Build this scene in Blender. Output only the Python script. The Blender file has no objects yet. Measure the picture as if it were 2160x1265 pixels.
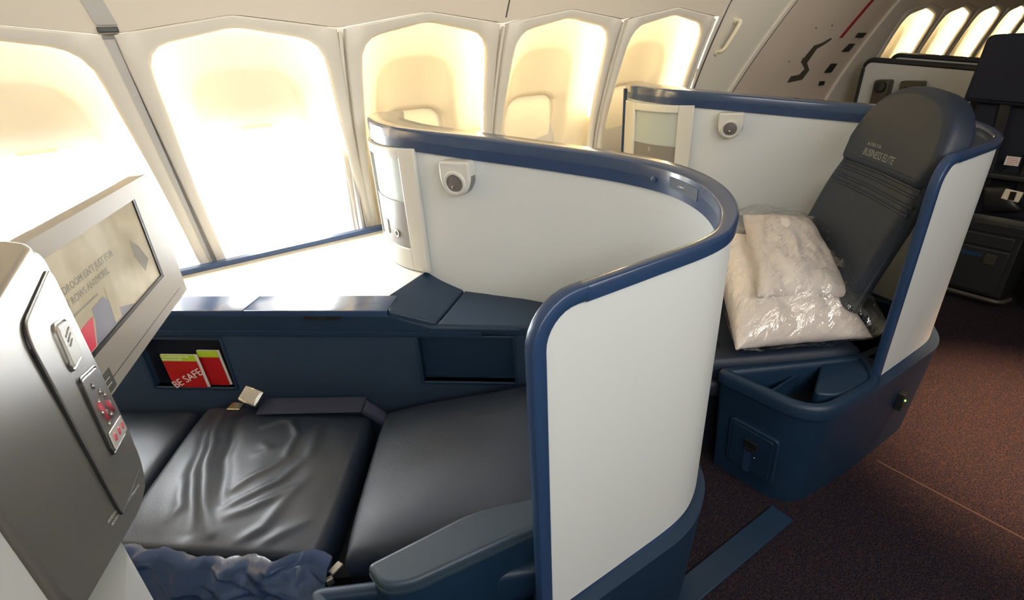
import bpy, bmesh, math, random
from mathutils import Vector, Matrix, noise
random.seed(5)
C = bpy.context.scene.collection
sc = bpy.context.scene
V = Vector
PI = math.pi

# ---------------------------------------------------------------- materials
def mat(name, col, rough=.5, metal=0, spec=.5, bump=0, bscale=200, vary=0, vscale=3, emit=None, estr=0, coat=0, alpha=None, trans=0):
    m = bpy.data.materials.new(name); m.use_nodes = True
    nt = m.node_tree; b = nt.nodes['Principled BSDF']
    b.inputs['Base Color'].default_value = (*col, 1)
    b.inputs['Roughness'].default_value = rough
    b.inputs['Metallic'].default_value = metal
    b.inputs['Specular IOR Level'].default_value = spec
    if coat: b.inputs['Coat Weight'].default_value = coat; b.inputs['Coat Roughness'].default_value = .15
    if trans: b.inputs['Transmission Weight'].default_value = trans
    if emit: b.inputs['Emission Color'].default_value = (*emit, 1); b.inputs['Emission Strength'].default_value = estr
    tc = nt.nodes.new('ShaderNodeTexCoord')
    if bump:
        n = nt.nodes.new('ShaderNodeTexNoise'); n.inputs['Scale'].default_value = bscale; n.inputs['Detail'].default_value = 4
        nt.links.new(tc.outputs['Object'], n.inputs['Vector'])
        bp = nt.nodes.new('ShaderNodeBump'); bp.inputs['Strength'].default_value = bump; bp.inputs['Distance'].default_value = .002
        nt.links.new(n.outputs['Fac'], bp.inputs['Height']); nt.links.new(bp.outputs['Normal'], b.inputs['Normal'])
    if vary:
        n2 = nt.nodes.new('ShaderNodeTexNoise'); n2.inputs['Scale'].default_value = vscale; n2.inputs['Detail'].default_value = 5
        nt.links.new(tc.outputs['Object'], n2.inputs['Vector'])
        mx = nt.nodes.new('ShaderNodeMix'); mx.data_type = 'RGBA'
        mx.inputs[6].default_value = (*[c*(1-vary) for c in col], 1); mx.inputs[7].default_value = (*[min(1, c*(1+vary)) for c in col], 1)
        nt.links.new(n2.outputs['Fac'], mx.inputs[0]); nt.links.new(mx.outputs[2], b.inputs['Base Color'])
    return m

M = {}
M['white'] = mat('white_laminate', (.64, .67, .675), .42, bump=.02, bscale=600)
M['whitegloss'] = mat('white_moulding', (.62, .62, .58), .3)
M['table'] = mat('white_table', (.78, .78, .76), .3)
M['trim'] = mat('blue_trim', (.021, .050, .122), .33, bump=.03, bscale=900)
M['rimtop'] = mat('rim_paint', (.022, .052, .125), .2, spec=.8, coat=.5)
M['lidgloss'] = mat('glossy_blue_lid', (.024, .055, .13), .22, spec=.8, coat=.6)
M['band'] = mat('blue_band', (.021, .046, .118), .30)
M['plastic'] = mat('navy_plastic', (.008, .028, .064), .45, bump=.05, bscale=900)
M['navyfab'] = mat('navy_fabric', (.016, .038, .080), .8, bump=.15, bscale=1200, vary=.1, vscale=30)
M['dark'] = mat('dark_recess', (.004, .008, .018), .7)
M['leather'] = mat('navy_leather', (.012, .021, .040), .44, bump=.12, bscale=260, vary=.12, vscale=5)
M['leather2'] = mat('slate_leather', (.012, .022, .043), .5, bump=.25, bscale=260, vary=.1, vscale=6)
M['armleather'] = mat('armrest_leather', (.030, .050, .075), .42, bump=.25, bscale=300)
M['shiny'] = mat('glossy_leather', (.019, .042, .105), .2, bump=.4, bscale=60)
M['strap'] = mat('belt_webbing', (.020, .026, .06), .8, bump=.3, bscale=700)
M['metal'] = mat('brushed_steel', (.62, .60, .56), .25, metal=1)
M['silver'] = mat('silver_paint', (.36, .35, .33), .36, metal=.75, bump=.02, bscale=1500)
M['monitor'] = mat('monitor_silver', (.50, .47, .42), .42, metal=.3, bump=.02, bscale=1500)
M['greymetal'] = mat('grey_metal', (.30, .29, .28), .35, metal=.7)
M['chrome'] = mat('chrome', (.8, .8, .78), .12, metal=1)
M['lens'] = mat('lamp_lens', (.15, .135, .13), .45)
M['black'] = mat('black_plastic', (.012, .012, .013), .4)
M['cream'] = mat('cream_panel', (.76, .71, .61), .55, bump=.02, bscale=500, vary=.03, vscale=3)
M['ceil'] = mat('beige_panel', (.76, .68, .56), .6, bump=.03, bscale=500)
M['reveal'] = mat('cream_reveal', (.76, .68, .52), .5)
M['shade'] = mat('window_shade', (.78, .72, .56), .5)
M['stripgrey'] = mat('grey_strip', (.52, .50, .46), .5)
M['gap'] = mat('shadow_gap', (.10, .085, .07), .7)
M['dooredge'] = mat('door_recess', (.06, .05, .03), .5)
M['seam'] = mat('carpet_seam', (.05, .03, .024), .9)
M['placard'] = mat('slate_placard', (.07, .09, .13), .5)
M['red'] = mat('red_strip', (.30, .012, .012), .5)
M['cardred'] = mat('card_red', (.42, .006, .008), .4)
M['cardgreen'] = mat('card_green', (.45, .62, .03), .4)
M['paper'] = mat('paper', (.75, .72, .68), .6)
M['ink'] = mat('white_print', (.75, .75, .72), .6)
M['greyprint'] = mat('grey_print', (.30, .30, .29), .6)
M['pillow'] = mat('pillow_cotton', (.76, .71, .69), .8, bump=.15, bscale=90)
M['pink'] = mat('pink_button', (.62, .10, .14), .5)
M['darkseat'] = mat('midnight_fabric', (.006, .009, .022), .8, bump=.2, bscale=800)
M['darkplastic'] = mat('charcoal_plastic', (.022, .024, .026), .4)
M['bronze'] = mat('bronze_lamp', (.10, .085, .07), .35, metal=.5)
M['glow'] = mat('window_lamp', (1, .9, .7), .5, emit=(1, .82, .50), estr=22)
M['led'] = mat('green_led', (.1, .8, .1), .5, emit=(.2, 1, .1), estr=3)
M['lampon'] = mat('ceiling_lamp', (1, .95, .85), .5, emit=(1, .93, .8), estr=3)
M['mirror'] = mat('frosted_mirror', (.42, .48, .48), .35)
M['outlet'] = mat('grey_outlet_plastic', (.20, .19, .18), .45)
M['screenred'] = mat('screen_red', (.5, .04, .08), .15, emit=(.75, .04, .09), estr=.35)
M['screennavy'] = mat('screen_navy', (.20, .20, .26), .15, emit=(.3, .3, .36), estr=.25)
M['screengrey'] = mat('screen_grey', (.30, .28, .24), .15, emit=(.4, .37, .31), estr=.2)

def carpet():
    m = bpy.data.materials.new('carpet'); m.use_nodes = True; nt = m.node_tree; b = nt.nodes['Principled BSDF']
    tc = nt.nodes.new('ShaderNodeTexCoord')
    n = nt.nodes.new('ShaderNodeTexNoise'); n.inputs['Scale'].default_value = 260; n.inputs['Detail'].default_value = 3
    n2 = nt.nodes.new('ShaderNodeTexNoise'); n2.inputs['Scale'].default_value = 170; n2.inputs['Detail'].default_value = 2
    nt.links.new(tc.outputs['Object'], n.inputs['Vector'])
    mp = nt.nodes.new('ShaderNodeMapping'); mp.inputs['Location'].default_value = (4, 7, 1)
    nt.links.new(tc.outputs['Object'], mp.inputs['Vector']); nt.links.new(mp.outputs['Vector'], n2.inputs['Vector'])
    r = nt.nodes.new('ShaderNodeValToRGB'); e = r.color_ramp.elements
    e[0].position = .40; e[0].color = (.004, .0035, .005, 1); e[1].position = .62; e[1].color = (.034, .026, .042, 1)
    r2 = nt.nodes.new('ShaderNodeValToRGB'); e = r2.color_ramp.elements
    e[0].position = .52; e[0].color = (0, 0, 0, 1); e[1].position = .64; e[1].color = (1, 1, 1, 1)
    nt.links.new(n.outputs['Fac'], r.inputs['Fac']); nt.links.new(n2.outputs['Fac'], r2.inputs['Fac'])
    mx = nt.nodes.new('ShaderNodeMix'); mx.data_type = 'RGBA'; mx.inputs[7].default_value = (.040, .023, .022, 1)
    nt.links.new(r2.outputs['Color'], mx.inputs[0]); nt.links.new(r.outputs['Color'], mx.inputs[6])
    nt.links.new(mx.outputs[2], b.inputs['Base Color'])
    b.inputs['Roughness'].default_value = .95; b.inputs['Specular IOR Level'].default_value = .1
    bp = nt.nodes.new('ShaderNodeBump'); bp.inputs['Strength'].default_value = .8; bp.inputs['Distance'].default_value = .004
    nt.links.new(n.outputs['Fac'], bp.inputs['Height']); nt.links.new(bp.outputs['Normal'], b.inputs['Normal'])
    return m
M['carpet'] = carpet()

def thin(name, tint, gloss, rough, strength):
    m = bpy.data.materials.new(name); m.use_nodes = True; nt = m.node_tree
    nt.nodes.remove(nt.nodes['Principled BSDF']); out = nt.nodes['Material Output']
    t = nt.nodes.new('ShaderNodeBsdfTransparent'); t.inputs['Color'].default_value = (*tint, 1)
    g = nt.nodes.new('ShaderNodeBsdfGlossy'); g.inputs['Roughness'].default_value = rough; g.inputs['Color'].default_value = (*gloss, 1)
    if name == 'plastic_film':
        lw = nt.nodes.new('ShaderNodeLayerWeight'); lw.inputs['Blend'].default_value = .25
        f = nt.nodes.new('ShaderNodeMath'); f.operation = 'MULTIPLY_ADD'; f.inputs[1].default_value = .36; f.inputs[2].default_value = .13
        nt.links.new(lw.outputs['Facing'], f.inputs[0])
    else:
        f = nt.nodes.new('ShaderNodeFresnel'); f.inputs['IOR'].default_value = strength
    mx = nt.nodes.new('ShaderNodeMixShader')
    nt.links.new(f.outputs[0], mx.inputs[0]); nt.links.new(t.outputs[0], mx.inputs[1]); nt.links.new(g.outputs[0], mx.inputs[2])
    nt.links.new(mx.outputs[0], out.inputs['Surface'])
    if name == 'plastic_film':
        tc = nt.nodes.new('ShaderNodeTexCoord'); n = nt.nodes.new('ShaderNodeTexNoise')
        mp = nt.nodes.new('ShaderNodeMapping'); mp.inputs['Scale'].default_value = (14, 40, 14); mp.inputs['Rotation'].default_value = (0, 0, .5)
        n.inputs['Scale'].default_value = 1.1; n.inputs['Detail'].default_value = 3; n.inputs['Distortion'].default_value = 1.2
        nt.links.new(tc.outputs['Object'], mp.inputs['Vector']); nt.links.new(mp.outputs['Vector'], n.inputs['Vector'])
        bp = nt.nodes.new('ShaderNodeBump'); bp.inputs['Strength'].default_value = .9; bp.inputs['Distance'].default_value = .012
        nt.links.new(n.outputs['Fac'], bp.inputs['Height']); nt.links.new(bp.outputs['Normal'], g.inputs['Normal'])
    return m
M['glass'] = thin('window_glass', (.97, .98, 1), (1, 1, 1), .02, 1.4)
M['film'] = thin('plastic_film', (.985, .98, .965), (1, 1, 1), .10, 1.42)

def screenmat():
    m = bpy.data.materials.new('screen_picture'); m.use_nodes = True; nt = m.node_tree; b = nt.nodes['Principled BSDF']
    tc = nt.nodes.new('ShaderNodeTexCoord'); n = nt.nodes.new('ShaderNodeTexNoise'); n.inputs['Scale'].default_value = 9
    nt.links.new(tc.outputs['Object'], n.inputs['Vector'])
    r = nt.nodes.new('ShaderNodeValToRGB'); e = r.color_ramp.elements
    e[0].position = .35; e[0].color = (.40, .35, .24, 1); e[1].position = .65; e[1].color = (.62, .56, .42, 1)
    nt.links.new(n.outputs['Fac'], r.inputs['Fac'])
    nt.links.new(r.outputs['Color'], b.inputs['Base Color']); nt.links.new(r.outputs['Color'], b.inputs['Emission Color'])
    b.inputs['Emission Strength'].default_value = .32; b.inputs['Roughness'].default_value = .12
    return m
M['screen'] = screenmat()
def translucent():
    m = bpy.data.materials.new('translucent_reveal'); m.use_nodes = True; nt = m.node_tree; b = nt.nodes['Principled BSDF']
    b.inputs['Base Color'].default_value = (.68, .62, .50, 1); b.inputs['Roughness'].default_value = .5
    t = nt.nodes.new('ShaderNodeBsdfTranslucent'); t.inputs['Color'].default_value = (.8, .8, .76, 1)
    mx = nt.nodes.new('ShaderNodeMixShader'); mx.inputs[0].default_value = .045
    nt.links.new(b.outputs[0], mx.inputs[1]); nt.links.new(t.outputs[0], mx.inputs[2]); nt.links.new(mx.outputs[0], nt.nodes['Material Output'].inputs['Surface'])
    return m
M['translucent'] = translucent()

# ---------------------------------------------------------------- object helpers
LOC = {}
def tagp(o, label=None, cat=None, group=None, kind=None):
    if label: o['label'] = label
    if cat: o['category'] = cat
    if group: o['group'] = group
    if kind: o['kind'] = kind
    return o
def thing(name, label, cat, loc, group=None, kind=None):
    o = bpy.data.objects.new(name, None); C.objects.link(o); o.empty_display_size = .05
    o.location = loc; LOC[o] = V(loc)
    return tagp(o, label, cat, group, kind)
def origin_of(o): return LOC.get(o, V((0, 0, 0)))
def smooth_by_angle(me, ang=40):
    bm = bmesh.new(); bm.from_mesh(me)
    bmesh.ops.recalc_face_normals(bm, faces=bm.faces)
    for f in bm.faces: f.smooth = len(f.verts) < 6
    a = math.radians(ang)
    for e in bm.edges:
        if len(e.link_faces) == 2 and e.calc_face_angle(0) > a: e.smooth = False
    bm.to_mesh(me); bm.free()
def obj(name, geo, m, parent=None, bevel=0, seg=3, ang=40, subd=0, label=None, cat=None, group=None, kind=None, loc=None):
    """world-coordinate geometry -> one mesh object whose origin is its thing's"""
    vs, fs = geo
    if parent is not None: L = origin_of(parent)
    elif loc is not None: L = V(loc)
    else:
        L = V((sum(v[0] for v in vs)/len(vs), sum(v[1] for v in vs)/len(vs), min(v[2] for v in vs)))
    me = bpy.data.meshes.new(name)
    me.from_pydata([tuple(V(v)-L) for v in vs], [], fs); me.update()
    smooth_by_angle(me, ang)
    me.materials.append(M[m])
    o = bpy.data.objects.new(name, me); C.objects.link(o); LOC[o] = L
    if parent is not None: o.parent = parent
    else: o.location = L
    if bevel:
        b = o.modifiers.new('bevel', 'BEVEL'); b.width = bevel; b.segments = seg; b.limit_method = 'ANGLE'; b.angle_limit = math.radians(35)
        b.harden_normals = False
    if subd:
        s = o.modifiers.new('sub', 'SUBSURF'); s.levels = subd; s.render_levels = subd
    return tagp(o, label, cat, group, kind)

def join(*geos):
    vs = []; fs = []
    for g in geos:
        k = len(vs); vs += list(g[0]); fs += [tuple(i+k for i in f) for f in g[1]]
    return vs, fs
def box(x0, y0, z0, x1, y1, z1):
    v = [(x, y, z) for z in (z0, z1) for y in (y0, y1) for x in (x0, x1)]
    return v, [(0, 2, 3, 1), (4, 5, 7, 6), (0, 1, 5, 4), (2, 6, 7, 3), (0, 4, 6, 2), (1, 3, 7, 5)]
def obox(c, ex, ey, ez):
    """oriented box, half-axis vectors"""
    c, ex, ey, ez = V(c), V(ex), V(ey), V(ez)
    v = [c+ex*a+ey*b+ez*d for d in (-1, 1) for b in (-1, 1) for a in (-1, 1)]
    return v, [(0, 2, 3, 1), (4, 5, 7, 6), (0, 1, 5, 4), (2, 6, 7, 3), (0, 4, 6, 2), (1, 3, 7, 5)]
def loft(rings, cap0=True, cap1=True, closed=True):
    n = len(rings[0]); vs = [V(p) for r in rings for p in r]; fs = []
    for i in range(len(rings)-1):
        for j in range(n if closed else n-1):
            a = i*n+j; b = i*n+(j+1) % n
            fs.append((a, b, b+n, a+n))
    if cap0: fs.append(tuple(range(n))[::-1])
    if cap1: fs.append(tuple(range((len(rings)-1)*n, len(rings)*n)))
    return vs, fs
def rpoly(pts, r=.03, seg=6):
    """round the corners of a 2D polygon; r a number or a list"""
    out = []; n = len(pts)
    for i in range(n):
        p = V(pts[i][:2]); a = V(pts[i-1][:2])-p; b = V(pts[(i+1) % n][:2])-p
        rr = r[i] if isinstance(r, (list, tuple)) else r
        rr = min(rr, a.length*.45, b.length*.45)
        if rr < 1e-5: out.append(p); continue
        p0 = p+a.normalized()*rr; p1 = p+b.normalized()*rr
        for k in range(seg+1):
            t = k/seg; out.append(p0*(1-t)**2+p*2*t*(1-t)+p1*t*t)
    return out
def inset(poly, d):
    n = len(poly); out = []
    A = sum(poly[i][0]*poly[(i+1) % n][1]-poly[(i+1) % n][0]*poly[i][1] for i in range(n))
    sg = 1 if A > 0 else -1
    for i in range(n):
        e = (V(poly[(i+1) % n])-V(poly[i-1]))
        if e.length < 1e-9: out.append(V(poly[i])); continue
        e.normalize(); nn = V((-e.y, e.x))*sg
        out.append(V(poly[i])+nn*d)
    return out
def prism(poly, z0, z1, taper=0, r=0):
    """vertical prism, inset by taper at z0, rounded top edge of radius r"""
    rings = [[(p[0], p[1], z0) for p in inset(poly, taper)]] if taper else [[(p[0], p[1], z0) for p in poly]]
    if r:
        rings.append([(p[0], p[1], z1-r) for p in poly])
        for k in range(1, 5):
            a = k/4*PI/2; rings.append([(p[0], p[1], z1-r+r*math.sin(a)) for p in inset(poly, r*(1-math.cos(a)))])
    else: rings.append([(p[0], p[1], z1) for p in poly])
    return loft(rings)
def slab(poly, o, ex, ey, en, t0, t1, r=0, r0=0):
    """2D polygon in the frame o,ex,ey extruded along en from t0 to t1 with rounded far edge"""
    o, ex, ey, en = V(o), V(ex), V(ey), V(en)
    def ring(pl, t): return [o+ex*p[0]+ey*p[1]+en*t for p in pl]
    rings = []
    s = 1 if t1 > t0 else -1
    if r0:
        for k in range(0, 4):
            a = k/4*PI/2; rings.append(ring(inset(poly, r0*(1-math.sin(a))), t0+s*r0*(1-math.cos(a))))
        rings.append(ring(poly, t0+s*r0))
    else: rings.append(ring(poly, t0))
    if r:
        rings.append(ring(poly, t1-s*r))
        for k in range(1, 6):
            a = k/5*PI/2; rings.append(ring(inset(poly, r*(1-math.cos(a))), t1-s*r+s*r*math.sin(a)))
    else: rings.append(ring(poly, t1))
    return loft(rings)
def tube(path, rad, seg=10, cap=True):
    path = [V(p) for p in path]; rings = []
    up = V((0, 0, 1))
    for i, p in enumerate(path):
        t = (path[min(i+1, len(path)-1)]-path[max(i-1, 0)]).normalized()
        a = t.cross(up)
        if a.length < .05: a = t.cross(V((1, 0, 0)))
        a.normalize(); b = a.cross(t)
        rr = rad[i] if isinstance(rad, (list, tuple)) else rad
        rings.append([p+a*math.cos(2*PI*k/seg)*rr+b*math.sin(2*PI*k/seg)*rr for k in range(seg)])
    return loft(rings, cap, cap)
def sweep(path, sides, prof):
    """profile (a along side vector, b along side x tangent) along path"""
    path = [V(p) for p in path]; rings = []
    for i, p in enumerate(path):
        t = (path[min(i+1, len(path)-1)]-path[max(i-1, 0)]).normalized()
        s = V(sides[i]); s = (s-t*s.dot(t)).normalized(); b = s.cross(t)
        rings.append([p+s*q[0]+b*q[1] for q in prof])
    return loft(rings)
def crom(P, n):
    P = [V(p) for p in P]; out = []
    for i in range(len(P)-1):
        p0 = P[max(i-1, 0)]; p1 = P[i]; p2 = P[i+1]; p3 = P[min(i+2, len(P)-1)]
        for k in range(n):
            t = k/n
            out.append(.5*((2*p1)+(-p0+p2)*t+(2*p0-5*p1+4*p2-p3)*t*t+(-p0+3*p1-3*p2+p3)*t**3))
    out.append(P[-1]); return out
def disc(c, ex, ey, n, seg=32, t=0):
    c, ex, ey = V(c), V(ex), V(ey)
    return [c+ex*math.cos(2*PI*k/seg)+ey*math.sin(2*PI*k/seg) for k in range(seg)]
def lathe(c, ax, prof, seg=36):
    """prof: list of (radius, height along axis)"""
    c, ax = V(c), V(ax).normalized(); a = ax.cross(V((0, 0, 1)))
    if a.length < .01: a = V((1, 0, 0))
    a.normalize(); b = a.cross(ax)
    return loft([[c+ax*h+(a*math.cos(2*PI*k/seg)+b*math.sin(2*PI*k/seg))*max(r, 1e-4) for k in range(seg)] for r, h in prof])
def text(name, s, size, o, ex, ey, m, parent, th=.0004, align='LEFT', sx=1):
    cu = bpy.data.curves.new(name, 'FONT'); cu.body = s; cu.size = size; cu.extrude = th; cu.align_x = align; cu.resolution_u = 3
    t = bpy.data.objects.new(name, cu); C.objects.link(t)
    bpy.context.view_layer.update()
    me = bpy.data.meshes.new_from_object(t.evaluated_get(bpy.context.evaluated_depsgraph_get()))
    bpy.data.objects.remove(t)
    ex = V(ex).normalized(); ey = V(ey).normalized(); ez = ex.cross(ey)
    o = V(o)-origin_of(parent)
    for v in me.vertices:
        c = v.co.copy(); v.co = o+ex*c.x*sx+ey*c.y+ez*c.z
    me.materials.clear(); me.materials.append(M[m])
    ob = bpy.data.objects.new(name, me); C.objects.link(ob); ob.parent = parent; LOC[ob] = origin_of(parent)
    return ob
def pad(corners, thick, nx=30, ny=24, r=.03, puff=.015, kr=.10, disp=None):
    """cushion from four top corners (3D, ccw: s along 0->1, t along 0->3)"""
    c = [V(p) for p in corners]
    W = ((c[1]-c[0]).length+(c[2]-c[3]).length)/2; D = ((c[3]-c[0]).length+(c[2]-c[1]).length)/2
    up = (c[1]-c[0]).cross(c[3]-c[0]).normalized()
    if up.z < 0: up = -up
    top = []; bot = []
    def ease(k, n):
        a = k/n*2-1
        return math.sin(a*PI/2)*.55+a*.45
    for j in range(ny+1):
        for i in range(nx+1):
            a = ease(i, nx); b = ease(j, ny)
            a2 = a*math.sqrt(1-kr*b*b*b*b); b2 = b*math.sqrt(1-kr*a*a*a*a)
            s = (a2+1)/2; t = (b2+1)/2
            p = c[0]*(1-s)*(1-t)+c[1]*s*(1-t)+c[2]*s*t+c[3]*(1-s)*t
            d = min((1-abs(a))*W/2, (1-abs(b))*D/2)
            drop = r-math.sqrt(max(0, r*r-(r-min(d, r))**2))
            h = puff*(1-a**4)*(1-b**4)-drop
            if disp: h += disp(s, t, p)*min(1, d/.05)
            top.append(p+up*h); bot.append(p-up*thick)
    N = nx+1; vs = top+bot; K = len(top); fs = []
    for j in range(ny):
        for i in range(nx):
            a = j*N+i; fs.append((a, a+1, a+1+N, a+N)); fs.append((K+a+N, K+a+1+N, K+a+1, K+a))
    edge = [i for i in range(nx+1)]+[j*N+nx for j in range(1, ny+1)]+[ny*N+i for i in range(nx-1, -1, -1)]+[j*N for j in range(ny-1, 0, -1)]
    for k in range(len(edge)):
        a, b = edge[k], edge[(k+1) % len(edge)]
        fs.append((b, a, a+K, b+K))
    return vs, fs
def lines_text(n, name, o, ex, ey, w, gap, parent, m='greyprint', seed=1, h=.0018):
    """rows of small illegible print, each row a string of short strokes on the surface"""
    rd = random.Random(seed); g = []
    o, ex, ey = V(o), V(ex).normalized(), V(ey).normalized(); en = ex.cross(ey)
    for r in range(n):
        x = 0
        while x < w*(1 if r < n-1 else .7):
            l = rd.uniform(.003, .009); g.append(obox(o+ex*(x+l/2)-ey*(gap*r)+en*.0003, ex*l/2, ey*h/2, en*.0003)); x += l+.0022
    return obj(name, join(*g), m, parent)

# ---------------------------------------------------------------- camera (height 1.425 m, wide angle)
H = 1.425
Rm = ((.83146433, -.28265388, .47830309), (-.55325694, -.34263105, .75928303), (-.0507328, -.89594126, -.44126572))
cd = bpy.data.cameras.new('camera'); cam = bpy.data.objects.new('camera', cd); C.objects.link(cam)
cd.lens = 36*1087.23/2160; cd.sensor_width = 36; cd.clip_start = .02
R3 = Matrix(((Rm[0][0], -Rm[0][1], -Rm[0][2]), (Rm[1][0], -Rm[1][1], -Rm[1][2]), (Rm[2][0], -Rm[2][1], -Rm[2][2])))
cam.matrix_world = Matrix.Translation((0, 0, H)) @ R3.to_4x4()
sc.camera = cam

# ---------------------------------------------------------------- side wall profile
ZS = [0, .4, .75, 1.0, 1.2, 1.38, 1.53, 1.6, 1.75, 1.9, 2.05, 2.2]
YS = [2.1, 2.2, 2.22, 2.19, 2.13, 2.065, 2.0, 1.97, 1.87, 1.73, 1.55, 1.3]
def prof(z):
    z = max(0, min(2.2, z))
    for i in range(len(ZS)-1):
        if z <= ZS[i+1]:
            t = (z-ZS[i])/(ZS[i+1]-ZS[i]); t = t
            return YS[i]*(1-t)+YS[i+1]*t
    return YS[-1]
def sprof(z):
    return sum(prof(z+k*.02) for k in (-3, -2, -1, 0, 1, 2, 3))/7
def W(x, z, d=0): return V((x, sprof(z)+d, z))
def wallgrid(x0, x1, z0, z1, d=0, nx=2, nz=30, top=None, bot=None):
    vs = []; fs = []
    for j in range(nz+1):
        for i in range(nx+1):
            x = x0+(x1-x0)*i/nx; a = bot(x) if bot else z0; b = top(x) if top else z1
            vs.append(W(x, a+(b-a)*j/nz, d))
    for j in range(nz):
        for i in range(nx):
            a = j*(nx+1)+i; fs.append((a, a+1, a+nx+2, a+nx+1))
    return vs, fs
def wallstrip(pts, w, d=-.002, t=.004):
    """thin strip along a polyline of (x,z) on the wall"""
    P = []
    for k in range(len(pts)-1):
        for j in range(10):
            f = j/10; P.append((pts[k][0]*(1-f)+pts[k+1][0]*f, pts[k][1]*(1-f)+pts[k+1][1]*f))
    P.append(pts[-1]); rings = []
    for x, z in P:
        rings.append([W(x-w/2, z, d), W(x+w/2, z, d), W(x+w/2, z, d+t), W(x-w/2, z, d+t)])
    return loft(rings)

# ---------------------------------------------------------------- setting
def st(name, geo, m, parent=None, **k):
    o = obj(name, geo, m, parent, **k)
    if parent is None: o['kind'] = 'structure'
    return o
X0, X1 = -2.6, 10.5
st('floor', box(X0, -2.2, -.05, X1, 2.35, 0), 'carpet')
st('ceiling', box(X0, -2.2, 2.2, X1, 1.42, 2.25), 'ceil')
st('wall_aisle', box(X0, -2.25, 0, X1, -2.2, 2.2), 'ceil')
st('wall_front', box(X0-.05, -2.2, 0, X0, 2.5, 2.2), 'ceil')
st('wall_rear', box(X1, -2.2, 0, X1+.05, 2.5, 2.2), 'ceil')
st('wall_outer', wallgrid(X0, X1, 0, .5, .012, 4, 8), 'cream')

WIN = [-1.72, -1.05, -.377, .293, .963, 1.645, 2.325, 5.16, 5.84, 6.52, 7.20, 7.88]
OPEN = {2, 3}
def raycast(poly, c, th):
    d = V((math.cos(th), math.sin(th))); best = None; n = len(poly)
    for i in range(n):
        a = V(poly[i])-c; b = V(poly[(i+1) % n])-c; e = b-a
        den = d.x*e.y-d.y*e.x
        if abs(den) < 1e-9: continue
        t = (a.x*e.y-a.y*e.x)/den; s = (a.x*d.y-a.y*d.x)/den
        if t > 0 and -1e-6 <= s <= 1+1e-6 and (best is None or t > best): best = t
    return c+d*best
def grow(poly, g):
    return inset(poly, -g)
P_out = rpoly([(-.322, .42), (.322, .42), (.322, 1.512), (0, 1.556), (-.322, 1.512)], .008, 2)
P_open = rpoly([(-.29, .5), (.29, .5), (.285, 1.0), (.262, 1.474), (0, 1.523), (-.262, 1.474), (-.285, 1.0)], [.05, .05, .2, .075, .03, .075, .2], 8)
P_oval = rpoly([(-.215, .56), (.215, .56), (.205, 1.1), (.165, 1.40), (-.165, 1.40), (-.205, 1.1)], [.1, .1, .2, .11, .11, .2], 8)
P_arch = rpoly([(-.155, .64), (.155, .64), (.155, 1.195), (-.155, 1.195)], [.1, .1, .1, .1], 8)
NA = 96; cc = V((0, 1.03))
TH = [2*PI*k/NA+PI/2 for k in range(NA)]
def shear(xc, z): return (.10 if xc < .4 else .05 if xc < .97 else 0)*(1.5-z)
def ring(poly, d, xc):
    return [W(xc+q.x+shear(xc, q.y), q.y, d) for q in (raycast(poly, cc, th) for th in TH)]
def make_window(i, xc):
    w = thing('window_%d' % (i+1), None, None, (xc, sprof(.8), .42), kind='structure')
    frame = [ring(grow(P_out, .03), .032, xc), ring(P_out, .03, xc), ring(P_out, .0, xc), ring(inset(P_out, .006), -.006, xc), ring(grow(P_open, .012), -.006, xc), ring(grow(P_open, .003), -.002, xc), ring(P_open, .008, xc), ring(grow(P_open, .002), .014, xc), ring(grow(P_open, .02), .018, xc)]
    obj('window_frame', loft(frame, False, False), 'cream', w, ang=50)
    rev = [ring(grow(P_open, .02), .018, xc), ring(grow(P_open, .03), .05, xc), ring(grow(P_open, .02), .09, xc), ring(inset(P_open, .012), .108, xc), ring(grow(P_oval, .02), .118, xc), ring(P_oval, .122, xc), ring(inset(P_oval, .012), .134, xc),
           ring(grow(P_arch, .02), .168, xc), ring(P_arch, .176, xc), ring(P_arch, .215, xc)]
    obj('window_reveal', loft(rev, False, False), 'translucent' if i in OPEN else 'reveal', w, ang=60)
    pl = [W(xc+p.x+shear(xc, p.y), p.y, .20) for p in P_arch]
    if i in OPEN:
        obj('window_pane', (pl, [tuple(range(len(pl)))]), 'glass', w)
        obj('shade_handle', obox(W(xc+shear(xc, 1.193), 1.193, .168), (.055, 0, 0), (0, .012, 0), (0, 0, .005)), 'reveal', w, bevel=.003)
    else:
        obj('window_shade', loft([[W(xc+p.x+shear(xc, p.y), p.y, .192) for p in grow(P_arch, .002)], [W(xc+p.x+shear(xc, p.y), p.y, .21) for p in grow(P_arch, .002)]]), 'shade', w)
    # lamp tube hidden behind the frame lip, over the top and down both shoulders
    gp = grow(P_open, .012); path = []
    for k in range(-30, 31):
        q = raycast(gp, cc, PI/2+k*.048)
        path.append(W(xc+q.x+shear(xc, q.y), q.y, .034))
    obj('light_tube', tube(path, .0065, 8), 'glow', w)
    return w
for i, xc in enumerate(WIN): make_window(i, xc)
# unseen skin behind the panels, added to block skylight except low behind open windows
sk_ = [box(.628, 2.2, .55, .640, 2.42, 1.6), wallgrid(X0, X1, 1.22, 1.58, .222, 2, 14), box(X0, 2.30, 1.24, X1, 2.36, 2.3), box(.63, 2.36, 0, X1, 2.42, 2.3), box(X0, 2.36, 0, -1.39, 2.42, 2.3), box(X0, 2.28, 0, X1, 2.42, .55)]
st('wall_sky_blocker', join(*sk_), 'stripgrey')
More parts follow.
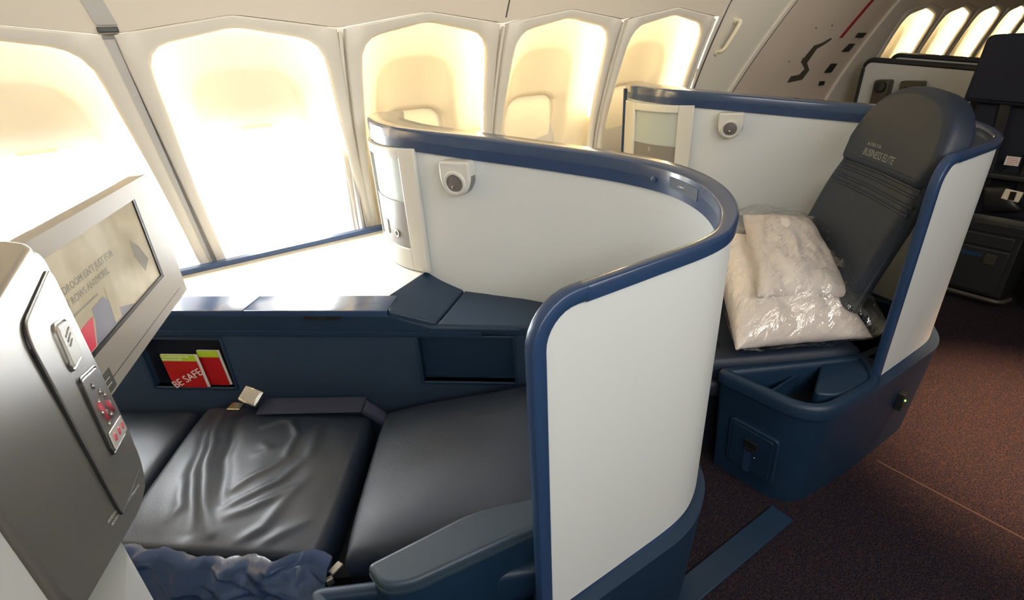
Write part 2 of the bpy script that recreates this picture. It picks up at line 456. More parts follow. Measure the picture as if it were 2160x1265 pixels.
# trims between the window panels
n = 0
DIV = sorted(set([x-.337 for x in WIN[:7]]+[2.665]+[x-.34 for x in WIN[7:]]))
for x in DIV:
    n += 1
    wide = abs(x-(-.044)) < .05
    st('trim_%d' % n, join(wallstrip([(x+shear(x+.3, .42)*.9, .42), (x+shear(x+.3, 1.53)*.9, 1.53)], .075, .03, .004), wallstrip([(x+shear(x+.3, .45)*.8, .45), (x, 1.50)], .03 if wide else .012, .004, .01)), 'stripgrey' if wide else 'cream')
st('wall_upper', wallgrid(X0, X1, 0, 2.2, 0, 393, 22, top=lambda x: 2.2, bot=lambda x: zig(x)) if False else None, 'ceil') if False else None
def zig(x):
    if 2.70 < x < 4.78: return None
    c = min(WIN, key=lambda q: abs(q-x)); return 1.5565-.0445*min(1, abs(x-c)/.335)
def upper(xa, xb, n):
    g = wallgrid(xa, xb, 0, 0, -.004, n, 26, top=lambda x: 2.2, bot=lambda x: zig(x))
    v, f = g; k = len(v); lip = [V(p)+V((0, .03, 0)) for p in v[:n+1]]
    v = v+lip; f = f+[(i+1, i, k+i, k+i+1) for i in range(n)]
    return v, f
def backing(xa, xb, n):
    return wallgrid(xa, xb, 0, 0, .032, n, 2, top=lambda x: zig(x)+.04, bot=lambda x: zig(x)-.008)
st('wall_upper', join(upper(X0, 2.69, 158), upper(4.80, X1, 170), backing(X0, 2.69, 158), backing(4.80, X1, 170), box(2.6, 2.24, 0, 2.75, 2.5, 2.2), box(4.75, 2.24, 0, 4.9, 2.5, 2.2), box(X0, 2.1, 1.6, X1, 2.16, 2.3)), 'ceil')
st('trim_30', wallstrip([(-.035, 1.535), (-.075, 1.7), (-.09, 2.1)], .05, -.009, .004), 'stripgrey')
st('trim_31', wallstrip([(1.305, 1.53), (1.33, 2.1)], .006, -.0055, .002), 'gap')
st('trim_32', wallstrip([(2.70, .5), (2.70, 1.15), (2.72, 1.6), (2.72, 2.15)], .007, -.006, .004), 'gap')
obj('vent_slot', box(-.062, 1.985, 1.517, -.012, 2.03, 1.531), 'black', None, bevel=.002, label='tiny dark slot at the meeting point of four wall panels', cat='vent')

# ---------------------------------------------------------------- door zone
def slant(z): return -.50*(1.58-z) if z < 1.58 else .35*(z-1.58)
def doorpanel(xa, xb, d, nx=6, z0=.0, z1=2.2, sl=1):
    vs = []; fs = []; nz = 34
    for j in range(nz+1):
        z = z0+(z1-z0)*j/nz
        for i in range(nx+1): vs.append(W(xa+(xb-xa)*i/nx+slant(z)*sl, z, d))
    for j in range(nz):
        for i in range(nx):
            a = j*(nx+1)+i; fs.append((a, a+1, a+nx+2, a+nx+1))
    k = len(vs); vs += [V(p)+V((0, .05, 0)) for p in vs[:]]
    f2 = [tuple(q+k for q in f)[::-1] for f in fs]
    side = []
    for j in range(nz):
        for i in (0, nx):
            a = j*(nx+1)+i; b = a+nx+1; side.append((a, b, b+k, a+k))
    return vs, fs+f2+side
def curved(xa_lo, xb, d, sl2):
    """panel between the straight last seam and the slanted door seam"""
    vs = []; fs = []; nz = 34; nx = 6
    for j in range(nz+1):
        z = 2.2*j/nz
        for i in range(nx+1):
            t = i/nx; vs.append(W(xa_lo*(1-t)+(xb+slant(max(z, .6)))*t, z, d))
    for j in range(nz):
        for i in range(nx):
            a = j*(nx+1)+i; fs.append((a, a+1, a+nx+2, a+nx+1))
    return vs, fs
st('wall_panel', curved(2.68, 3.33, .0, 1), 'cream')
def dpanel(xa, xb, d, m, name, parent=None, **k):
    vs = []; fs = []; nz = 34; nx = 6
    for j in range(nz+1):
        z = 2.2*j/nz; s = slant(max(z, .6))
        for i in range(nx+1): vs.append(W(xa(z)+(xb(z)-xa(z))*i/nx, z, d))
    for j in range(nz):
        for i in range(nx):
            a = j*(nx+1)+i; fs.append((a, a+1, a+nx+2, a+nx+1))
    n0 = len(vs); vs += [V(p)+V((0, .03, 0)) for p in vs]; 
    for j in range(nz):
        for i in (0, nx):
            a = j*(nx+1)+i; fs.append((a, a+nx+1, a+nx+1+n0, a+n0))
    return obj(name, (vs, fs), m, parent, **k)
sl = lambda z: slant(max(z, .6))
st('trim_33', loft([[W(3.325+sl(z), z, -.001), W(3.35+sl(z), z, -.001), W(3.35+sl(z), z, .01), W(3.325+sl(z), z, .01)] for z in [k*.055 for k in range(41)]]), 'gap')
st('trim_34', loft([[W(3.29+sl(z), z, -.012), W(3.322+sl(z), z, -.012), W(3.322+sl(z), z, .004), W(3.29+sl(z), z, .004)] for z in [k*.055 for k in range(41)]]), 'cream')
door = thing('door_1', None, None, (3.8, 2.1, 0), kind='structure')
M['doorlin'] = mat('door_lining', (.66, .56, .46), .4, vary=.12, vscale=2.5)
d1 = dpanel(lambda z: 3.35+sl(z), lambda z: 4.235+sl(z)*1.18, .0, 'doorlin', 'door_lining', door)
d2 = dpanel(lambda z: 4.24+sl(z)*1.18, lambda z: 4.62+sl(z)*.9, .012, 'doorlin', 'door_frame', door)
d3 = dpanel(lambda z: 4.62+sl(z)*.9, lambda z: 4.83+sl(z)*.2, -.01, 'cream', 'door_surround', door)
# dark handle recess, traced as an outline lying on the door and given depth
rec = [(3.977, 1.364), (3.888, 1.336), (3.812, 1.325), (3.747, 1.231), (3.84, 1.181), (3.805, 1.147), (3.706, 1.142), (3.693, 1.104), (3.868, 1.109), (3.905, 1.168), (3.829, 1.218), (3.864, 1.303), (3.935, 1.326), (3.993, 1.355)]
def onwall(poly, d, t, ex=0):
    return loft([[W(p[0], p[1], d) for p in poly], [W(p[0], p[1], d+t) for p in poly]])
obj('handle_recess', onwall(rec, -.004, .012), 'dooredge', door)
obj('red_strip', loft([[W(x0-.018, z, -.006), W(x0+.018, z, -.006), W(x0+.018, z, .004), W(x0-.018, z, .004)] for x0, z in [(4.235+sl(z)*1.18, z) for z in [1.36+k*.03 for k in range(26)]]]), 'red', door)
for q4 in ([(4.328, 1.355), (4.337, 1.384), (4.449, 1.381), (4.429, 1.349)], [(4.248, 1.268), (4.301, 1.317), (4.371, 1.314), (4.338, 1.264)], [(4.15, 1.137), (4.189, 1.194), (4.265, 1.19), (4.239, 1.131)], [(4.156, 1.05), (4.147, 1.079), (4.209, 1.075), (4.219, 1.045)]):
    obj('indicator_window', onwall(q4, .0, .02), 'black', door)
for px in ((3.72, 1.43), (3.90, 1.44), (3.60, 1.24), (3.75, 1.25)):
    obj('screw', lathe(W(px[0], px[1], -.003), (0, 1, 0), [(.005, 0), (.005, .005)], 10), 'dooredge', door)
gh = thing('grab_handle', 'cream moulded grab handle on the curved panel between window and door', 'handle', W(2.80, 1.40))
pth = crom([W(2.792, 1.335, .005), W(2.795, 1.345, -.035), W(2.805, 1.385, -.045), W(2.825, 1.45, -.045), W(2.838, 1.482, -.035), W(2.84, 1.492, .005)], 6)
obj('grip', tube(pth, .011, 12), 'shade', gh)
obj('mount', lathe(W(2.792, 1.335, -.004), (0, 1, 0), [(.02, 0), (.02, .01)], 20), 'shade', gh)
obj('mount', lathe(W(2.84, 1.492, -.004), (0, 1, 0), [(.02, 0), (.02, .01)], 20), 'shade', gh)

# ---------------------------------------------------------------- privacy shell
IN = [(.715, 2.06, 1.222), (.645, 1.93, 1.222), (.615, 1.80, 1.219), (.625, 1.68, 1.213), (.675, 1.57, 1.203), (.765, 1.43, 1.187), (.86, 1.30, 1.170), (.945, 1.16, 1.155), (1.01, 1.0, 1.143), (1.03, .86, 1.133), (1.00, .74, 1.122), (.935, .645, 1.110), (.85, .582, 1.102), (.76, .552, 1.10), (.60, .547, 1.10), (.48, .547, 1.10), (.37, .547, 1.10)]
TK = [.11, .11, .11, .11, .105, .10, .09, .075, .06, .046, .038, .03, .024, .018, .016, .016, .016]
SEGN = 8
def shell_stations(dx):
    cur = crom([V(p) for p in IN], SEGN); tk = [v.x for v in crom([V((t, 0, 0)) for t in TK], SEGN)]
    st_ = []
    for i, p in enumerate(cur):
        t = (cur[min(i+1, len(cur)-1)]-cur[max(i-1, 0)]); t = V((t.x, t.y, 0)).normalized()
        nrm = V((t.y, -t.x, 0))                     # towards the seat
        # path runs window -> corner -> aisle front; the seat lies on its right hand side
        st_.append((V((p.x+dx, p.y, 0)), nrm, tk[i], p.z))
    return st_
def side_sign(st_):
    i = 5*SEGN; c = V((.3, 1.1, 0)); return 1
def zfront(x, z):      # rounded front top corner
    r = .075; xr = .372+r
    return z if x >= xr else z-r+math.sqrt(max(0, r*r-(xr-x)**2))
def make_shell(dx, label, lamplabel, full=True):
    S = shell_stations(dx)
    # orient the normals towards the seat centre
    ctr = V((.35+dx, 1.1, 0))
    if (ctr-S[40][0]).dot(S[40][1]) < 0: S = [(p, -n_, t, z) for p, n_, t, z in S]
    root = thing('privacy_shell', label, 'privacy screen', (.85+dx, 1.0, .36), 'white privacy shells around the window seats')
    ZB = .385
    rings = []
    for p, n_, t, z in S:
        zz = zfront(p.x-dx, z)-.012
        a = p-n_*.004; b = p-n_*(t-.004)
        rings.append([V((a.x, a.y, ZB)), V((a.x, a.y, zz)), V((b.x, b.y, zz)), V((b.x, b.y, ZB))])
    obj('panel', loft(rings), 'white', root, ang=30)
    # rim over the top edge
    rr = []
    for p, n_, t, z in S:
        x = p.x-dx
        if x < .45 and p.y < .6: break
        h = .034-.007*max(0, min(1, (.8-p.y)/.2))
        def q(o, dz): return V((p.x, p.y, z+dz))-n_*o
        e = .004
        rr.append([q(-e, -h), q(-e, -.008), q(-e+.0012, -.003), q(-e+.006, 0), q(t+e-.006, 0), q(t+e-.0012, -.003), q(t+e, -.008), q(t+e, -h)])
        last = (p, n_, t, z)
    obj('top_rim', loft(rr), 'rimtop', root, ang=50)
    # front edge: round corner, down, and back along the bottom
    p, n_, t, z = last; yc = p.y-n_.y*t/2 if abs(n_.y) > .5 else .54
    yc = .539
    path = [(.47+dx, yc, 1.0865), (.45+dx, yc, 1.0865)]
    for k in range(1, 9):
        a = k/8*PI/2; path.append((.448+dx-.072*math.sin(a), yc, 1.0865-.072+.072*math.cos(a)))
    path += [(.376+dx, yc, z_) for z_ in (.95, .8, .6, .45)]
    for k in range(0, 6):
        a = k/5*PI/2; path.append((.376+dx+.02*(1-math.cos(a)), yc, .385-.02*math.sin(a)))
    bp = []
    for p, n_, t, z in reversed(S):
        x = p.x-dx
        if x > .42 and (p.y < 1.0): bp.append((p.x-n_.x*t/2, p.y-n_.y*t/2, .365))
        if p.y >= 1.0: break
    path += bp
    sides = []
    for k, q_ in enumerate(path):
        if k < len(path)-len(bp): sides.append((0, 1, 0))
        else:
            a = V(path[max(k-1, 0)]); b = V(path[min(k+1, len(path)-1)]); t_ = (b-a); t_.z = 0; t_.normalize(); sides.append((-t_.y, t_.x, 0))
    pr = [(-.0122, -.010), (-.0105, -.0125), (-.0085, -.0135), (.0085, -.0135), (.0105, -.0125), (.0122, -.010), (.0122, .010), (.0105, .0125), (.0085, .0135), (-.0085, .0135), (-.0105, .0125), (-.0122, .010)]
    obj('edge_rim', sweep(path, sides, pr), 'trim', root, ang=50)
    # tall blue band on the inner face
    rb = []
    for i, (p, n_, t, z) in enumerate(S):
        if p.x-dx < .62 and p.y < .6: break
        low = .062+.004*min(1, i/40); 
        if p.y < .62 : low = max(.03, .066-.036*(.85-(p.x-dx))/.2)
        a = p+n_*.0035
        rb.append([V((a.x, a.y, z-.010)), V((a.x, a.y, z-low)), V((p.x-n_.x*.004, p.y-n_.y*.004, z-low)), V((p.x-n_.x*.004, p.y-n_.y*.004, z-.010))])
    obj('inner_band', loft(rb), 'band', root, ang=50)
    p0, n0 = S[0][0], S[0][1]; e0 = p0+n0*.004
    obj('end_rim', tube([V((e0.x, e0.y+.002, .70)), V((e0.x, e0.y+.002, .95)), V((e0.x, e0.y+.002, 1.20))], .009, 10), 'trim', root)
    # helper on the inner face: position at fraction of a station index
    def F(y, z, off=0):
        for i in range(len(S)-1):
            a, b = S[i], S[i+1]
            if a[0].y >= y >= b[0].y:
                t = (a[0].y-y)/max(1e-6, a[0].y-b[0].y); p = a[0].lerp(b[0], t); n_ = a[1].lerp(b[1], t).normalized()
                return V((p.x, p.y, z))+n_*off, n_
    # moulded stowage frame with mirror and outlet panel
    ya, yb = 2.02, 1.585; z0, z1 = .72, 1.148
    def patch(y0, y1, za, zb, off, nz=2, ny=14, th=.006):
        rings = []
        for k in range(ny+1):
            y = y0+(y1-y0)*k/ny
            rings.append([F(y, za, off)[0], F(y, zb, off)[0], F(y, zb, off-th)[0], F(y, za, off-th)[0]])
        return loft(rings)
    my0, my1 = 1.90, 1.645; mz0, mz1, mz2 = .80, .965, 1.115
    fr = join(patch(ya, my0, z0, z1, .014, th=.016), patch(my1, yb, z0, z1, .014, th=.016), patch(my0, my1, mz2, z1, .014, th=.016), patch(my0, my1, z0, mz0, .014, th=.016))
    obj('stowage_frame', fr, 'whitegloss', root, bevel=.003, seg=2)
    obj('mirror', patch(my0, my1, mz1, mz2, .0015, th=.003), 'mirror', root, label='pale frosted mirror')
    op = obj('outlet_panel', patch(my0, my1, mz0, mz1, .006, th=.006), 'outlet', root, label='grey outlet panel')
    q, nn = F(1.74, .95, .0065); ex = V((-nn.y, nn.x, 0)); ex = ex if ex.y < 0 else -ex
    lines_text(3, 'small_print', F(1.79, .95, .0068)[0], ex, (0, 0, 1), .085, .007, op, 'ink', 3)
    q, nn = F(1.80, .855, .008); ex = V((nn.y, -nn.x, 0)); ex = ex if ex.y < 0 else -ex
    obj('power_socket', obox(q, ex*.021, (0, 0, .027), nn*.003), 'whitegloss', op, bevel=.003)
    for a, b in ((-.008, .010), (.008, .012), (0, -.002), (-.006, -.012), (.008, -.014)):
        obj('socket_slot', obox(q+ex*a+V((0, 0, b))+nn*.0032, ex*.0022, (0, 0, .0045), nn*.0005), 'black', op)
    q2, n2 = F(1.715, .845, .007)
    obj('headphone_jack', lathe(q2, n2, [(.014, 0), (.014, .003), (.009, .003), (.009, .001)], 20), 'metal', op)
    obj('jack_hole', lathe(q2, n2, [(.008, .001), (.008, .002)], 16), 'black', op)
    # call panel and screw near the corner
    def G(i, z, off):
        p, n_, t, _ = S[i]; return V((p.x, p.y, z))+n_*off, n_
    i0 = 9*SEGN-3; q3, n3 = G(i0, S[i0][3]-.037, .005)
    obj('fixing_screw', lathe(q3, n3, [(.008, 0), (.008, .002), (.004, .003)], 16), 'trim', root)
    i1 = i0+8; rings = []
    for k in range(i0+3, i0+11): 
        z = S[k][3]; rings.append([G(k, z-.018, .0055)[0], G(k, z-.046, .0055)[0], G(k, z-.046, .003)[0], G(k, z-.018, .003)[0]])
    pl = obj('seat_placard', loft(rings), 'placard', root)
    q4, n4 = G(i0+5, S[i0+5][3]-.034, .0062); e4 = V((-n4.y, n4.x, 0)); e4 = e4 if e4.y < 0 else -e4
    text('placard_print', '2A', .014, q4, e4, (0, 0, 1), 'ink', pl) if False else lines_text(1, 'placard_print', q4, e4, (0, 0, 1), .03, .006, pl, 'ink', 8, .003)
    # reading lamp
    q, nn = F(1.452, 1.075, 0); ex = V((-nn.y, nn.x, 0)); ex = ex if ex.y < 0 else -ex; ez = V((0, 0, 1))
    lamp = thing('reading_lamp', lamplabel, 'reading lamp', q, 'reading lamps on the privacy shells')
    sh = rpoly([(-.052, .045), (-.052, -.02), (-.03, -.058), (.03, -.058), (.052, -.02), (.052, .045)], [.012, .04, .04, .04, .04, .012], 6)
    LOC[lamp] = q
    obj('lamp_housing', slab(sh, q, ex, ez, nn, -.002, .042, r=.008), 'whitegloss', lamp, ang=35)
    obj('side_cheek', slab([(p[0]*1.01, p[1]*1.01) for p in rpoly([(-.052, .0), (-.052, -.02), (-.03, -.058), (.03, -.058), (.052, -.02), (.052, .0)], [0, .04, .04, .04, .04, 0], 6)], q, ex, ez, nn, .002, .030), 'greymetal', lamp, ang=35)
    c = q+V((0, 0, -.016))
    ax = (nn+V((0, 0, -.12))).normalized()
    obj('bezel', lathe(c+ax*.040, ax, [(.037, -.004), (.039, .003), (.036, .008), (.030, .0085), (.0265, .003)], 40), 'whitegloss', lamp)
    obj('lens', lathe(c+ax*.040, ax, [(.027, .002), (.027, .005), (.018, .0075), (.0, .0085)], 32), 'lens', lamp)
    obj('nub', lathe(c+ax*.048+V((0, 0, -.008))-ex*.002, ax, [(.006, 0), (.005, .004), (.002, .005)], 16), 'metal', lamp)
    return root, S, F
sh1 = make_shell(0, 'near white privacy shell with blue rim wrapping the flat-bed seat in the foreground', 'white reading lamp with round lens on the near privacy shell, above the white side table')
sh2 = make_shell(1.35, 'farther white privacy shell with blue rim around the upright seat with the pillow', 'white reading lamp with round lens on the farther privacy shell, behind the upright seat')

# ---------------------------------------------------------------- base with armrest tray
def make_base(dx, label, armrest_up):
    root = thing('armrest_console', label, 'armrest console', (.4+dx, .7, 0), 'navy armrest consoles on the aisle side')
    P = [(-.01+dx, .86), (.012+dx, .535), (.36+dx, .505), (.80+dx, .50), (.97+dx, .60), (1.02+dx, .80), (.98+dx, 1.0), (.70+dx, .62), (.44+dx, .655), (.17+dx, .79)]
    foot = rpoly(P, [.04, .13, .1, .14, .12, .1, .03, .05, .05, .05], 8)
    def lv(ins, z): return [(p[0], p[1], z) for p in inset(foot, ins)]
    obj('body', loft([lv(.022, 0), lv(0, .378), lv(.028, .380), lv(.029, .300)]), 'plastic', root, ang=50)
    R_ = [(-.018+dx, .87), (.010+dx, .522), (.33+dx, .500), (.40+dx, .545), (.46+dx, .62), (.30+dx, .70)]
    rp = rpoly(R_, [.05, .12, .05, .03, .03, .1], 8); 
    hole = [V(p) for p in inset(rp, .035)]
    # rim ring with rounded top around the tray opening
    rings = []
    for ins, z in ((0, .372), (0, .405), (.006, .415), (.014, .419), (.026, .418), (.033, .412), (.036, .40), (.036, .303)):
        rings.append([(p[0], p[1], z) for p in inset(rp, ins)])
    obj('rim', loft(rings, False, False), 'trim' if False else 'plastic', root, ang=50)
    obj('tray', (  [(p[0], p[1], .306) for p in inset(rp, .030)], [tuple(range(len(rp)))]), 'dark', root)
    if armrest_up:
        A = rpoly([(.098+dx, .752), (.341+dx, .741), (.50+dx, .68), (.54+dx, .60), (.403+dx, .632), (.155+dx, .663), (.108+dx, .69)], [.018, .05, .03, .018, .03, .03, .02], 6)
        # nearly the outline seen from above; the pad is a stitched leather top over a navy side
        obj('armrest_side', prism(inset(A, .004), .31, .50), 'plastic', root, ang=50)
        ap = obj('armrest_pad', prism(A, .495, .525, 0, .009), 'armleather', root, ang=60, label='slate leather armrest pad')
        s2 = inset(A, .004)
        st_ = [(p[0], p[1], .504) for p in inset(A, -.0006)]
        obj('stitching', tube(st_+[st_[0]], .0009, 5, False), 'armleather', ap)
        obj('cup_tray', prism(rpoly([(.03+dx, .80), (.035+dx, .62), (.10+dx, .60), (.11+dx, .70)], .02, 4), .307, .365), 'plastic', root, bevel=.004)
    else:
        A = rpoly([(.115+dx, .60), (.34+dx, .69), (.46+dx, .66), (.46+dx, .545), (.33+dx, .530), (.17+dx, .548)], [.04, .05, .03, .03, .02, .05], 6)
        obj('armrest_pad', prism(A, .31, .409, 0, .008), 'plastic', root, ang=60)
        obj('tray_divider', box(.06+dx, .70, .306, .26+dx, .708, .38), 'plastic', root)
    # access panel on the forward end
    a = V((.006+dx, .60, 0)); b = V((-.004+dx, .80, 0)); ey = (b-a).normalized(); n_ = V((-1, -.03, 0)).normalized()
    o = a+V((-.004, 0, .08)); tl = V((-.12*.3, 0, 1)).normalized()
    lean = V((.022/.385*-1, 0, 1)).normalized()
    fp = rpoly([(0, 0), (.17, 0), (.17, .19), (0, .19)], .018, 5)
    base_o = V((.026+dx-.006, .615, .07))
    obj('access_frame', join(slab(fp, base_o, ey, lean, n_, -.004, .007, r=.003)), 'plastic', root, ang=50)
    ad = obj('access_door', slab(rpoly([(.014, .014), (.156, .014), (.156, .176), (.014, .176)], .012, 5), base_o, ey, lean, n_, .005, .0095, r=.002), 'band' if False else 'plastic', root, ang=50)
    q = base_o+n_*.0098
    def R2(y, z): return q+ey*y+lean*z
    obj('latch', join(obox(R2(.085, .125), ey*.022, lean*.014, n_*.006), obox(R2(.085, .105), ey*.016, lean*.005, n_*.008)), 'black', ad, bevel=.002)
    obj('latch_tag', obox(R2(.092, .05), ey*.012, lean*.05, n_*.001), 'band', ad)
    lines_text(4, 'latch_print', R2(.083, .075), ey, lean, .014, .014, ad, 'greyprint', 5, .005)
    obj('fixing_screw', lathe(R2(.068, .075), n_, [(.004, 0), (.003, .002)], 12), 'metal', ad)
    # call light module under the shell at the aisle corner
    obj('status_module', obox((.56+dx, .500, .235), (.016, 0, 0), (0, .012, 0), (0, 0, .035)), 'darkplastic', root, bevel=.004)
    obj('status_light', lathe((.555+dx, .488, .245), (-.1, -1, 0), [(.004, 0), (.003, .003)], 12), 'led', root)
    return root
make_base(0, 'navy armrest console beside the flat bed, slate leather armrest raised', True)
make_base(1.35, 'navy armrest console of the upright seat, armrest folded into its tray', False)

# ---------------------------------------------------------------- side console by the windows
A0 = V((.431, 1.393, 0)); DD = V((-.774404, .632692, 0)); NN = V((-.632692, -.774404, 0))
def make_side(dx, label):
    root = thing('side_console', label, 'side console', (.3+dx, 1.8, 0), 'navy side consoles with white table tops')
    a0 = A0+V((dx, 0, 0))
    def Q(s, off, z): return a0+DD*s+NN*off+V((0, 0, z))
    X = V((dx, 0, 0))
    # white table
    T = [(.725, 2.155), (.69, 2.02), (.645, 1.93), (.612, 1.80), (.62, 1.70), (.66, 1.615), (.4735, 1.5)]
    T = [(x+dx, y) for x, y in T]
    e = Q(.93, -.112, 0); T += [(e.x, 2.155)] if e.y > 2.155 else [(e.x, e.y), (e.x, 2.155)]
    obj('table_top', prism(T, .685, .716, 0, 0), 'table', root, bevel=.002)
    obj('back_rail', box(T[-1][0]-.1, 2.155, .69, .76+dx, 2.195, .742), 'trim', root, bevel=.006)
    obj('rail_reflection', box(T[-1][0]-.1, 2.149, .715, .735+dx, 2.156, .724), 'monitor', root)  # beige light reflection along the rail, put in as a coloured strip
    # front lids
    for s0, s1, nm in ((.006, .476, 'front_lid'), (.480, .97, 'front_lid')):
        obj(nm, slab([(s0, 0), (s1, 0), (s1, -.108), (s0, -.108)], Q(0, 0, 0), DD, NN, (0, 0, 1), .700, .7195, r=.003), 'lidgloss', root)
    lt = obj('lid_latch', obox(Q(.22, .0, .695), DD*.058, NN*.004, (0, 0, .006)), 'black', root)
    obj('latch_tab', obox(Q(.22, .0035, .695), DD*.012, NN*.002, (0, 0, .003)), 'darkplastic', lt)
    obj('fascia', slab([(1.0, .642), (1.0, .7), (.0, .7), (-.128, .658), (-.40, .656), (-.40, .642)], Q(0, -.003, 0), DD, (0, 0, 1), NN, -.05, 0, r=.004), 'plastic', root, ang=50)
    obj('lower_lip', obox(Q(.36, -.028, .636), DD*.64, NN*.028, (0, 0, .009)), 'plastic', root, bevel=.002)
    obj('lip_line', obox(Q(.36, .0005, .6452), DD*.64, NN*.0012, (0, 0, .0012)), 'band', root)
    # sloping armrest lid and flat end cap
    p = [V((.664, 1.618, .717)), V((.473, 1.502, .720)), V((.429, 1.394, .720)), V((.552, 1.327, .664)), V((.755, 1.50, .664)), V((.70, 1.565, .690))]
    p = [q+X for q in p]
    obj('sloping_lid', loft([[q-V((0, 0, .03)) for q in p], p]), 'plastic', root, bevel=.006)
    P2 = [(.7555, 1.498), (.5535, 1.322), (.60, 1.272), (.745, 1.145), (.80, 1.10), (.955, 1.13), (.87, 1.295), (.80, 1.395)]
    obj('end_cap', prism([(x+dx, y) for x, y in P2], .632, .662, 0, .008), 'plastic', root, ang=50)
    # side wall of the console with its two openings
    off = -.012; g = []
    def rect(s0, s1, z0, z1, o=off): return obox(Q((s0+s1)/2, o-.01, (z0+z1)/2), DD*(s1-s0)/2, NN*.01, (0, 0, (z1-z0)/2))
    sA, sB, sC, sD = .60, .90, -.375, -.075; zp0, zp1, zr0, zr1 = .415, .605, .455, .618
    Z1 = .628
    g += [rect(-.44, sC, 0, Z1), rect(sC, sD, 0, zr0), rect(sC, sD, zr1, Z1), rect(sD, sA, 0, Z1), rect(sA, sB, 0, zp0), rect(sA, sB, zp1, Z1), rect(sB, 1.15, 0, Z1)]
    obj('side_wall', join(*g), 'navyfab', root)
    def cavity(s0, s1, z0, z1, dep):
        f = [Q(s0, off, z0), Q(s1, off, z0), Q(s1, off, z1), Q(s0, off, z1)]; b = [q-NN*dep for q in f]
        return f+b, [(4, 5, 6, 7), (0, 1, 5, 4), (1, 2, 6, 5), (2, 3, 7, 6), (3, 0, 4, 7)]
    def frame(s0, s1, z0, z1, w=.010):
        return join(rect(s0-w, s0, z0-w, z1+w, off+.006), rect(s1, s1+w, z0-w, z1+w, off+.006), rect(s0, s1, z1, z1+w, off+.006), rect(s0, s1, z0-w, z0, off+.006))
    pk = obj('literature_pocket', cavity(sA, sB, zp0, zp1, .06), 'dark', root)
    obj('pocket_frame', frame(sA, sB, zp0, zp1), 'plastic', pk, bevel=.003)
    rc = obj('recess', cavity(sC, sD, zr0, zr1, .03), 'plastic', root)
    obj('recess_frame', frame(sC, sD, zr0, zr1), 'plastic', rc, bevel=.003)
    return root, Q
sd1, Q1 = make_side(0, 'near side console by the windows, white table top lit by the open window')
sd2, Q2 = make_side(1.35, 'farther side console hidden mostly behind the near privacy shell, beside the pillows')

# safety cards
def card(label, s0, s1, z0, z1, off, tilt, txt):
    o = Q1(s1, off, z0); ex = -DD; 
    ez = (V((0, 0, 1))+ex*tilt).normalized()
    s1 -= .02
    r = thing('safety_card', label, 'safety card', o, 'safety cards in the pocket')
    w = s1-s0; h = z1-z0
    ec = (V((0, 0, 1))-ex*tilt).normalized()
    def pt(a, b, t=0): return o+ex*a+ec*b+NN*t
    def plate(a0, a1, b0, b1, t0, t1): return [pt(a, b, t) for t in (t0, t1) for b in (b0, b1) for a in (a0, a1)], [(0, 2, 3, 1), (4, 5, 7, 6), (0, 1, 5, 4), (2, 6, 7, 3), (0, 4, 6, 2), (1, 3, 7, 5)]
    obj('cover', plate(0, w, 0, h*.82, 0, .002), 'cardred', r)
    obj('header_band', plate(0, w, h*.82, h, 0, .002), 'cardgreen', r)
    obj('pages', plate(.001, w+.008, .001, h*1.01, -.004, -.0004), 'paper', r)
    if txt:
        text('print', 'BE SAFE', .040, pt(.006, -.006, .0022), (ex+ec*.50).normalized(), (ec-ex*.5).normalized(), 'ink', r)
        lines_text(2, 'print', pt(.004, h*.95, .0025), ex, ec, .10, .011, r, 'ink', 9, .004)
card('red and lime-green safety card in front in the pocket, reading BE SAFE', .68, .825, .417, .548, -.006, .05, True)
card('red and lime-green safety card tucked behind the BE SAFE card', .607, .70, .417, .556, -.022, .05, False)

# ---------------------------------------------------------------- seats
FOLDS = [(.0075, .017, [(-.075, 1.699), (-.13, 1.556), (-.16, 1.421), (-.177, 1.272), (-.174, 1.167)]),
 (.006, .013, [(.012, 1.507), (.057, 1.508), (.088, 1.489), (.091, 1.399), (.041, 1.313), (-.06, 1.3), (-.095, 1.288)]),
 (.0065, .014, [(.154, 1.399), (.094, 1.281), (.003, 1.238), (-.062, 1.228), (-.126, 1.234)]),
 (.006, .016, [(.071, 1.188), (-.03, 1.177), (-.078, 1.179), (-.131, 1.198)]),
 (-.008, .018, [(-.11, 1.69), (-.193, 1.43), (-.216, 1.204)]),
 (-.007, .018, [(-.04, 1.62), (-.11, 1.42), (-.13, 1.25)]),
 (.005, .014, [(.046, 1.177), (-.06, 1.102), (-.12, 1.104)]),
 (.003, .012, [(-.002, 1.432), (.009, 1.388), (-.027, 1.393)]),
 (.004, .014, [(-.252, 1.287), (-.229, 1.309), (-.212, 1.397)]),
 (.004, .015, [(.029, 1.068), (-.032, 1.064), (-.091, 1.049)])]
def wrinkle(s, t, p):
    h = 0; q = V((p.x+.012*noise.noise(V((p.x*9, p.y*9, 3))), p.y+.012*noise.noise(V((p.x*9, p.y*9, 8)))))
    for am, wd, pl in FOLDS:
        best = 9; bt = 0
        for k in range(len(pl)-1):
            a = V(pl[k]); e = V(pl[k+1])-a; f = max(0, min(1, (q-a).dot(e)/e.length_squared)); dd = (q-a-e*f).length
            if dd < best: best = dd; bt = (k+f)/(len(pl)-1)
        h += am*math.exp(-(best/wd)**2)*(.35+.65*math.sin(PI*min(1, max(0, bt)*.9+.05)))
    return h+.0035*noise.noise(V((p.x*7, p.y*7, 4)))+.0015*noise.noise(V((p.x*18, p.y*9, 7)))
def soft(s, t, p): return .003*noise.noise(V((p.x*6, p.y*6, 2)))
seat1 = thing('reclining_seat', 'seat laid flat as a bed, dark navy leather with wrinkled middle cushion', 'airline seat', (.1, 1.2, 0), 'reclining window seats')
